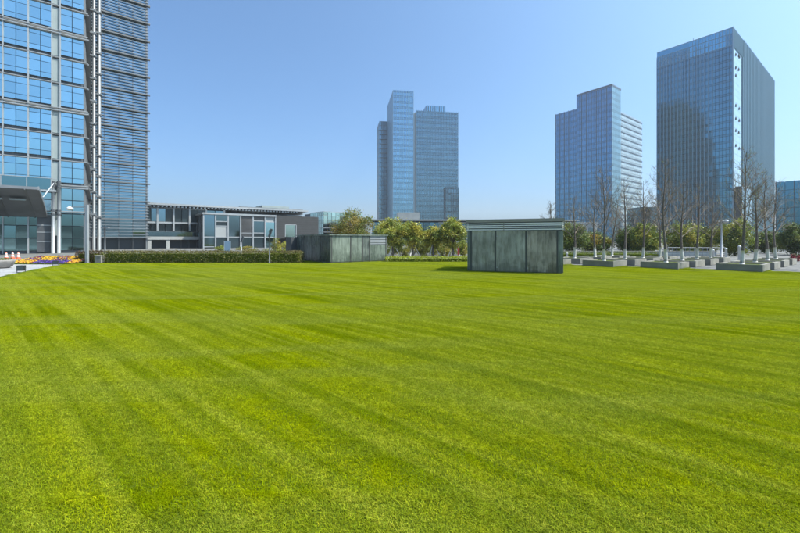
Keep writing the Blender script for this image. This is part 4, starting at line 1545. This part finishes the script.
# --- bare trees in concrete planters, laid out on the street grid
def bare_tree(base, H, label, seed, lean=(0, 0), bud=0.0, dense=1.0):
    r = random.Random(seed)
    t = thing('bare_tree', label, 'tree', base, 0, 'bare trees with whitewashed trunks')
    def wob(z, s):
        return Vector((lean[0] * z + 0.05 * sin(z * 1.1 + seed), lean[1] * z + 0.05 * cos(z * 0.9 + seed * 2), z))
    R0 = 0.088
    def rad_at(z):
        return max(0.010, R0 * (1 - z / H) ** 0.85 * (0.85 if z > 1 else 1) + 0.006)
    n = 16
    zs = [-0.1 + (H + 0.1) * k / n for k in range(n + 1)]
    mb = MB()
    mb.tube([wob(z, 0) for z in zs], [rad_at(max(0, z)) * (1.25 if z < 0.15 else 1) for z in zs], 9)
    mb.build('trunk', 'bark', t, smooth=True)
    mb = MB()
    zw = [0.0, 0.1, 0.3, 0.55, 0.80 + r.uniform(-.05, .05)]
    mb.tube([wob(z, 0) for z in zw], [rad_at(z) * (1.3 if z < 0.05 else 1.02) + 0.006 for z in zw], 10)
    mb.build('whitewash', 'whitewash', t, smooth=True)
    mb = MB()
    def g():
        k = r.uniform(0.75, 1.35)
        return (k, k * r.uniform(0.9, 1.0), k * r.uniform(0.8, 1.0))
    def branch(p, dirv, ln, rr, lvl):
        pts = [Vector(p)]
        d = Vector(dirv).normalized()
        seg = 4 if lvl < 2 else 2
        for k in range(seg):
            d = (d + Vector((r.gauss(0, .10), r.gauss(0, .10), r.gauss(0.07, .07)))).normalized()
            pts.append(pts[-1] + d * ln / seg)
        c = g()
        mb.tube(pts, [max(0.003, rr * (1 - 0.75 * k / seg)) for k in range(seg + 1)], 5 if lvl == 0 else 3, c, cap=False)
        if lvl < 2:
            m = int((8 if lvl == 0 else 4) * dense * (0.6 + ln * 0.35)) + 1
            for k in range(m):
                s = r.uniform(0.25, 1.0)
                i = min(seg - 1, int(s * seg))
                q = pts[i].lerp(pts[i + 1], s * seg - i)
                tt = (pts[i + 1] - pts[i]).normalized()
                side = tt.cross(Vector((r.gauss(0, 1), r.gauss(0, 1), r.gauss(0, 1)))).normalized()
                branch(q, tt * 0.75 + side * r.uniform(0.5, 0.9) + Vector((0, 0, 0.25)), ln * r.uniform(0.28, 0.5), rr * 0.42, lvl + 1)
        elif bud and r.random() < bud:
            leaf_quad(mb, r, pts[-1], 0.05, (1.6, 2.2, 0.5))
            leaf_quad(mb, r, pts[1], 0.05, (1.6, 2.2, 0.5))
    nb = int(20 * dense)
    for k in range(nb):
        z = H * (0.27 + 0.68 * (k + r.random()) / nb)
        an = k * 2.4 + r.uniform(-.5, .5)
        fr = (z / H - 0.27) / 0.7
        ln = (0.55 + 1.45 * (1 - fr) * r.uniform(0.7, 1.15)) * H / 6.0
        el = r.uniform(0.45, 0.95) + 0.25 * fr
        branch(wob(z, 0), (cos(an) * cos(el), sin(an) * cos(el), sin(el)), ln, rad_at(z) * 0.36 + 0.004, 0)
    mb.build('crown', 'twig', t)

mbp = MB()
S = 1.95
def planter_mesh():
    m = MB()
    w = 0.16
    h = 0.39
    m.box(0, S, 0, w, 0, h)
    m.box(0, S, S - w, S, 0, h)
    m.box(0, w, w, S - w, 0, h)
    m.box(S - w, S, w, S - w, 0, h)
    return m
pl_me = planter_mesh().mesh('rim', 'concrete')
so = MB()
so.box(0.16, S - 0.16, 0.16, S - 0.16, 0.05, 0.34)
so_me = so.mesh('soil_bed', 'soil')
rows = {'Z': (10.35, 25.55), 'A': (13.2, 23.8), 'B': (15.96, 22.1), 'C': (19.04, 20.2), 'D': (22.1, 18.3)}
HT = {('Z', 0): 3.9, ('Z', 1): 4.6, ('Z', 2): 5.2, ('Z', 3): 5.0, ('A', 0): 6.1, ('A', 1): 5.7, ('A', 2): 5.8, ('A', 3): 5.0,
      ('B', 0): 6.2, ('B', 1): 5.2, ('B', 2): 5.4, ('B', 3): 4.8, ('C', 0): 6.3, ('C', 1): 5.8, ('C', 2): 5.6, ('C', 3): 5.6,
      ('D', 0): 6.0, ('D', 1): 5.6}
ordn = ['first', 'second', 'third', 'fourth']
rown = {'Z': 'row nearest the slatted pavilion', 'A': 'second row from the slatted pavilion', 'B': 'third row from the slatted pavilion',
        'C': 'fourth row, before the slab tower flank', 'D': 'row just past the right edge'}
seed = 200
for rw in 'ZABCD':
    for k in range(4 if rw != 'D' else 2):
        c = Vector((*rows[rw], 0)) + D * (3.2 * k)
        t = thing('planter', 'square concrete planter, %s from the lawn, %s' % (ordn[k], rown[rw]), 'planter', c, GRID, 'concrete planters')
        inst('rim', pl_me, t, (0, 0, 0))
        inst('soil_bed', so_me, t, (0, 0, 0))
        seed += 1
        p = c + D * (S / 2) + D1 * (S / 2) + Vector((0, 0, 0.34))
        bare_tree(p, HT[(rw, k)], 'bare whitewashed tree, %s from the lawn, %s' % (ordn[k], rown[rw]), seed,
                  lean=(RND.uniform(-.015, .03), RND.uniform(-.02, .02)) if (rw, k) != ('Z', 3) else (0.09, 0), bud=0.25 if rw == 'C' and k < 2 else 0.06,
                  dense=1.15 if k == 0 else 0.95)

# ------------------------------------------------------------------ street furniture and small things
def lamp_arm():
    b = P(87, 28.2)
    t = thing('lamp_post', 'tall grey square lamp post with side arm in front of the hedge', 'lamp post', b, 0)
    h = zat(205, 28.2)
    boxpart('post', 'metal_light', t, -0.10, 0.10, -0.07, 0.07, 0, h, bevel=0.01)
    boxpart('foot', 'metal_mid', t, -0.17, 0.17, -0.14, 0.14, 0, 0.05)
    mb = MB()
    mb.tube([(-0.1, 0, h - 0.15), (-1.2, 0, h - 0.15)], [0.03, 0.03], 8)
    mb.tube([(-0.1, 0, h - 0.34), (-0.9, 0, h - 0.28)], [0.018, 0.018], 6)
    arm = mb.build('arm', 'metal_mid', t)
    mb = MB()
    mb.lathe([(0.0, 0.12), (0.10, 0.11), (0.2, 0.03), (0.22, -0.06), (0.14, -0.15), (0.0, -0.17)], 16, (-1.25, 0, h - 0.24))
    mb.build('lamp_head', 'lamp_white', t, smooth=True)
lamp_arm()

def lamp_small(px, d, top, label, tilt=False, m='metal_mid', r0=0.06):
    t = thing('lamp_post', label, 'lamp post', P(px, d), 0)
    h = zat(top, d)
    mb = MB()
    mb.tube([(0, 0, 0), (0, 0, h)], [r0, r0 * 0.85], 10)
    mb.build('post', m, t, smooth=True)
    boxpart('foot', 'metal_mid', t, -0.12, 0.12, -0.12, 0.12, 0, 0.04)
    mb = MB()
    if tilt:
        mb.obox((-0.03, 0, h - 0.5), (0.16, 0, h + 0.08), 0.14, 0.12)
        mb.build('lamp_head', 'metal_dark', t)
    else:
        mb.box(-0.3, 0.34, -0.12, 0.12, h, h + 0.09)
        mb.build('lamp_head', 'metal_mid', t)
lamp_small(105, 34, 228, 'short pale lamp post with flat head before the louvered wing')
lamp_small(269.5, 28.2, 230, 'slim post with tilted dark lamp head at the hedge', True, 'metal_mid', 0.045)
lamp_small(241.5, 36, 237, 'thin white post behind the hedge before the glazed hall', True, 'white_paint', 0.05)

def street_lamp(px, d, top, label):
    t = thing('street_lamp', label, 'street lamp', P(px, d), 0)
    h = zat(top, d)
    mb = MB()
    mb.tube([(0, 0, 0), (0, 0, h)], [0.08, 0.05], 10)
    mb.build('post', 'white_paint', t, smooth=True)
    mb = MB()
    mb.tube([(-0.35, 0, h - 0.75), (0.5, 0, h - 0.75)], [0.03, 0.03], 6)
    mb.build('arm', 'white_paint', t)
    mb = MB()
    mb.lathe([(0.0, 0.14), (0.14, 0.1), (0.22, -0.02), (0.18, -0.16), (0.0, -0.2)], 12, (0.42, 0, h - 0.75))
    mb.build('lamp_head', 'lamp_white', t, smooth=True)
    boxpart('camera_box', 'lamp_white', t, -0.42, -0.2, -0.07, 0.07, h - 0.82, h - 0.68)
street_lamp(721.5, 36, 213, 'white street lamp with round head rising above the evergreens at right')

def bollard(px, d, h, label, w=0.09, m='lamp_white'):
    t = thing('bollard', label, 'bollard', P(px, d), 0, 'pale posts behind the planters')
    mb = MB()
    mb.lathe([(w, 0), (w, h * .86), (w * 1.15, h * .87), (w * 1.15, h * .95), (w * .6, h), (0, h)], 10)
    mb.build('post', m, t, smooth=True)
bollard(739.5, 31, 1.25, 'tall white post between the street lamp and the nearest bare tree', 0.10)
bollard(567, 33, 0.6, 'short white post beside the right edge of the slatted pavilion', 0.08)
bollard(713, 33, 0.9, 'white post left of the street lamp')
bollard(726, 34, 1.0, 'white post right of the street lamp')

def railing():
    t = thing('railing', 'pale metal railing behind the planters in front of the evergreens', 'railing', P(668, 38), rad(-6))
    L = 5.2
    for z in (0.35, 0.95):
        mb = MB()
        mb.tube([(0, 0, z), (L, 0, z)], [0.025, 0.025], 6)
        mb.build('rail', 'metal_light', t)
    for k in range(14):
        mb = MB()
        mb.tube([(L * k / 13, 0, 0), (L * k / 13, 0, 1.0)], [0.022, 0.022], 6)
        mb.build('baluster', 'metal_light', t)
railing()

def stone_block():
    t = thing('stone_block', 'square pinkish grey stone block standing in the hedge gap', 'stone block', P(97.7, 28.3), 0)
    boxpart('block', 'rock', t, -0.24, 0.24, 0, 0.45, 0, 0.52, bevel=0.02)
    boxpart('cap', 'concrete', t, -0.26, 0.26, -0.02, 0.47, 0.52, 0.58, bevel=0.01)
stone_block()

def sign_box():
    t = thing('sign_board', 'light blue upright sign board behind the hedge', 'sign', P(227.5, 40), rad(6))
    boxpart('panel', 'sign_blue', t, -0.3, 0.3, -0.05, 0.05, 0.1, zat(241, 40), bevel=0.01)
    boxpart('foot', 'metal_mid', t, -0.34, 0.34, -0.12, 0.12, 0, 0.1)
    boxpart('edge_strip', 'lamp_white', t, -0.32, -0.3, -0.06, 0.06, 0.1, zat(241, 40))
sign_box()

def red_sign():
    t = thing('banner_sign', 'narrow red upright sign beside the last staked tree', 'sign', P(458.5, 36), 0)
    boxpart('panel', 'red_paint', t, -0.09, 0.09, -0.03, 0.03, 0.3, 0.95)
    mb = MB()
    mb.tube([(0, 0, 0), (0, 0, 1.1)], [0.03, 0.03], 6)
    mb.build('post', 'metal_mid', t, loc=(0, 0.06, 0))
red_sign()

def floodlight(px, d, s, label):
    t = thing('floodlight', label, 'floodlight', P(px, d), rad(20), 'lawn floodlights')
    boxpart('housing', 'black_plastic', t, -0.16 * s, 0.16 * s, -0.1 * s, 0.1 * s, 0.09, 0.34 * s + 0.03, bevel=0.012)
    boxpart('lens', 'glass_dark', t, -0.13 * s, 0.13 * s, -0.105 * s, -0.1 * s, 0.12, 0.32 * s)
    mb = MB()
    mb.box(-0.18 * s, -0.165 * s, -0.02, 0.02, 0, 0.24 * s)
    mb.box(0.165 * s, 0.18 * s, -0.02, 0.02, 0, 0.24 * s)
    mb.box(-0.18 * s, 0.18 * s, -0.02, 0.02, -0.01, 0.02)
    mb.build('bracket', 'metal_dark', t)
floodlight(21.2, 20.2, 1.0, 'black box floodlight at the lawn corner by the path, nearer one')
floodlight(55.5, 25.6, 0.85, 'black box floodlight before the flower bed, farther one')

def cone(px, d, label):
    t = thing('traffic_cone', label, 'traffic cone', P(px, d), RND.uniform(0, 1), 'traffic cones')
    boxpart('base', 'cone_orange', t, -0.19, 0.19, -0.19, 0.19, 0, 0.04)
    mb = MB()
    mb.lathe([(0.15, 0.04), (0.035, 0.62), (0.0, 0.63)], 14)
    mb.build('body', 'cone_orange', t, smooth=True)
    mb = MB()
    mb.lathe([(0.124, 0.2), (0.092, 0.36)], 14)
    mb.lathe([(0.082, 0.43), (0.062, 0.53)], 14)
    mb.build('reflective_band', 'lamp_white', t, smooth=True)
cone(6.3, 34, 'orange and white traffic cone, leftmost of the three by the entrance')
cone(12.6, 35, 'orange and white traffic cone, middle of the three by the entrance')
cone(18.3, 34.5, 'orange and white traffic cone, rightmost of the three by the flower bed')

def stone_planter():
    t = thing('stone_planter', 'rounded grey stone planter at the left edge of the path', 'planter', P(-1.5, 23.3), 0)
    mb = MB()
    mb.lathe([(0.45, 0), (0.62, 0.1), (0.74, 0.38), (0.78, 0.5), (0.66, 0.5), (0.62, 0.42), (0.0, 0.42)], 20)
    mb.build('bowl', 'rock', t, smooth=True)
    r = random.Random(9)
    mb = MB()
    for _ in range(500):
        an, rr = r.uniform(0, 6.28), 0.6 * math.sqrt(r.random())
        leaf_quad(mb, r, Vector((cos(an) * rr, sin(an) * rr, 0.45 + r.uniform(0, .15))), 0.08, r.choice(DARKG + [(0.12, 0.05, 0.03)]))
    mb.build('plants', 'leaf', t)
stone_planter()

def flower_bed():
    r = random.Random(12)
    x0, x1 = P(9, 27.4).x, P(75, 27.4).x
    mb = MB()
    Y = [(0.62, 0.36, 0.01), (0.70, 0.42, 0.015), (0.55, 0.28, 0.01)]
    Pu = [(0.06, 0.025, 0.20), (0.09, 0.04, 0.26)]
    Ma = [(0.20, 0.02, 0.03), (0.28, 0.04, 0.02)]
    Gn = [(0.05, 0.075, 0.015)]
    dp = 2.6
    for _ in range(5200):
        x, y = r.uniform(x0, x1), r.uniform(0, dp)
        s = (x - x0) / (x1 - x0)
        h = 0.06 + 0.40 * (y / dp) ** 0.8 + r.uniform(-.02, .03)
        wave = sin(s * 15 + y * 1.9)
        if y < 0.75 and 0.35 < s < 0.86:
            pal = Pu if r.random() < 0.85 else Gn
        elif y < 0.75:
            pal = Y if r.random() < 0.75 else Ma
        elif wave > 0.1:
            pal = Y if r.random() < 0.85 else Gn
        else:
            pal = r.choice((Ma, Ma, Y, Pu, Gn))
        c = r.choice(pal)
        n = Vector((r.gauss(0, .5), -0.7 + r.gauss(0, .4), 0.8)).normalized()
        a = n.cross(Vector((0, 0, 1))).normalized()
        b = n.cross(a)
        rr = r.uniform(0.035, 0.065)
        p = Vector((x, 27.3 + y, h))
        k = r.uniform(0.8, 1.2)
        mb.face([p + (a * cos(2 * pi * i / 6) + b * sin(2 * pi * i / 6)) * rr * (1 if i % 2 else .75) for i in range(6)], (c[0] * k, c[1] * k, c[2] * k))
    for _ in range(3500):
        x, y = r.uniform(x0, x1), r.uniform(0, dp)
        leaf_quad(mb, r, Vector((x, 27.3 + y, 0.02 + 0.38 * (y / dp) ** .8 * r.uniform(.4, 1))), 0.09, Gn[0], r.uniform(.7, 1.3))
    o = mb.build('flower_bed', 'leaf', kind='stuff')
    tag(o, 'bed of yellow, maroon and purple pansies before the tower entrance', 'flowers')
    mb = MB()
    mb.face([(x0, 27.3, 0.03), (x1, 27.3, 0.03), (x1, 27.3 + dp, 0.36), (x0, 27.3 + dp, 0.36)])
    mb.face([(x0, 27.3, 0.03), (x1, 27.3, 0.03), (x1, 27.28, -0.02), (x0, 27.28, -0.02)])
    mb.face([(x0, 27.3 + dp, 0.36), (x1, 27.3 + dp, 0.36), (x1, 27.3 + dp, -0.02), (x0, 27.3 + dp, -0.02)])
    structure(mb.build('flower_bed_soil', 'soil'))
flower_bed()

def car(px, d, rz, paint, label):
    t = thing('parked_car', label, 'car', P(px, d), rz, 'cars parked on the road')
    prof = [(-2.15, 0.35), (-2.2, 0.7), (-2.05, 0.92), (-1.2, 1.0), (-0.55, 1.42), (0.75, 1.45), (1.55, 1.05), (2.1, 0.95), (2.2, 0.6), (2.15, 0.35)]
    mb = MB()
    n = len(prof)
    for i in range(n):
        a, b = prof[i], prof[(i + 1) % n]
        wa = 0.86 if a[1] < 1.1 else 0.66
        wb = 0.86 if b[1] < 1.1 else 0.66
        mb.face([(a[0], -wa, a[1]), (b[0], -wb, b[1]), (b[0], wb, b[1]), (a[0], wa, a[1])])
    for s in (-1, 1):
        low = [p for p in prof if p[1] < 1.1]
        mb.face([(p[0], s * 0.86, p[1]) for p in low])
        mb.face([(-1.2, s * .86, 1.0), (-0.55, s * .66, 1.42), (0.75, s * .66, 1.45), (1.55, s * .86, 1.05)])
    body = mb.build('body', paint, t)
    for s in (-1, 1):
        for (a, b, c_, d_) in (((-1.0, 1.03), (-0.5, 1.37), (0.1, 1.38), (0.1, 1.04)), ((0.18, 1.04), (0.18, 1.38), (0.7, 1.39), (1.3, 1.07))):
            mb = MB()
            f = lambda q: (q[0], s * (0.875 - 0.2 * (q[1] - 1.0) / 0.42), q[1])
            mb.face([f(a), f(b), f(c_), f(d_)])
            mb.build('window', 'glass_dark', t)
        for x in (-1.35, 1.35):
            mb = MB()
            mb.tube([(x, s * 0.70, 0.31), (x, s * 0.89, 0.31)], [0.31, 0.31], 16)
            w = mb.build('wheel', 'rubber', t)
            mb = MB()
            mb.tube([(x, s * 0.89, 0.31), (x, s * 0.90, 0.31)], [0.19, 0.19], 12)
            mb.build('rim', 'metal_light', w)
    for x, m in ((-2.21, 'lamp_white'), (2.21, 'red_paint')):
        for s in (-0.62, 0.62):
            boxpart('headlight' if x < 0 else 'tail_light', m, t, x - 0.02, x + 0.03, s - 0.15, s + 0.15, 0.64, 0.78)
car(752.5, 56, rad(80), 'car_white', 'white parked car seen between the whitewashed trunks at right')
car(690, 52, rad(-5), 'car_dark', 'dark blue parked car behind the railing')

# ------------------------------------------------------------------ air
HAZE = 0.00027
if HAZE > 0:
    mb = MB()
    mb.box(-2300, 2300, -320, 2320, -1.5, 175)
    hz = mb.mesh('haze', 'soil')
    hz.materials.clear()
    m = bpy.data.materials.new('haze_air')
    m.use_nodes = True
    N, L = m.node_tree.nodes, m.node_tree.links
    N.remove(N['Principled BSDF'])
    pv = N.new('ShaderNodeVolumePrincipled')
    pv.inputs['Color'].default_value = (0.94, 0.97, 1.0, 1)
    pv.inputs['Density'].default_value = HAZE
    pv.inputs['Anisotropy'].default_value = 0.2
    L.new(pv.outputs[0], N['Material Output'].inputs['Volume'])
    hz.materials.append(m)
    ho = bpy.data.objects.new('haze', hz)
    C.objects.link(ho)
    ho['kind'] = 'stuff'
    tag(ho, 'thin pale bluish air haze over the whole park', 'haze')
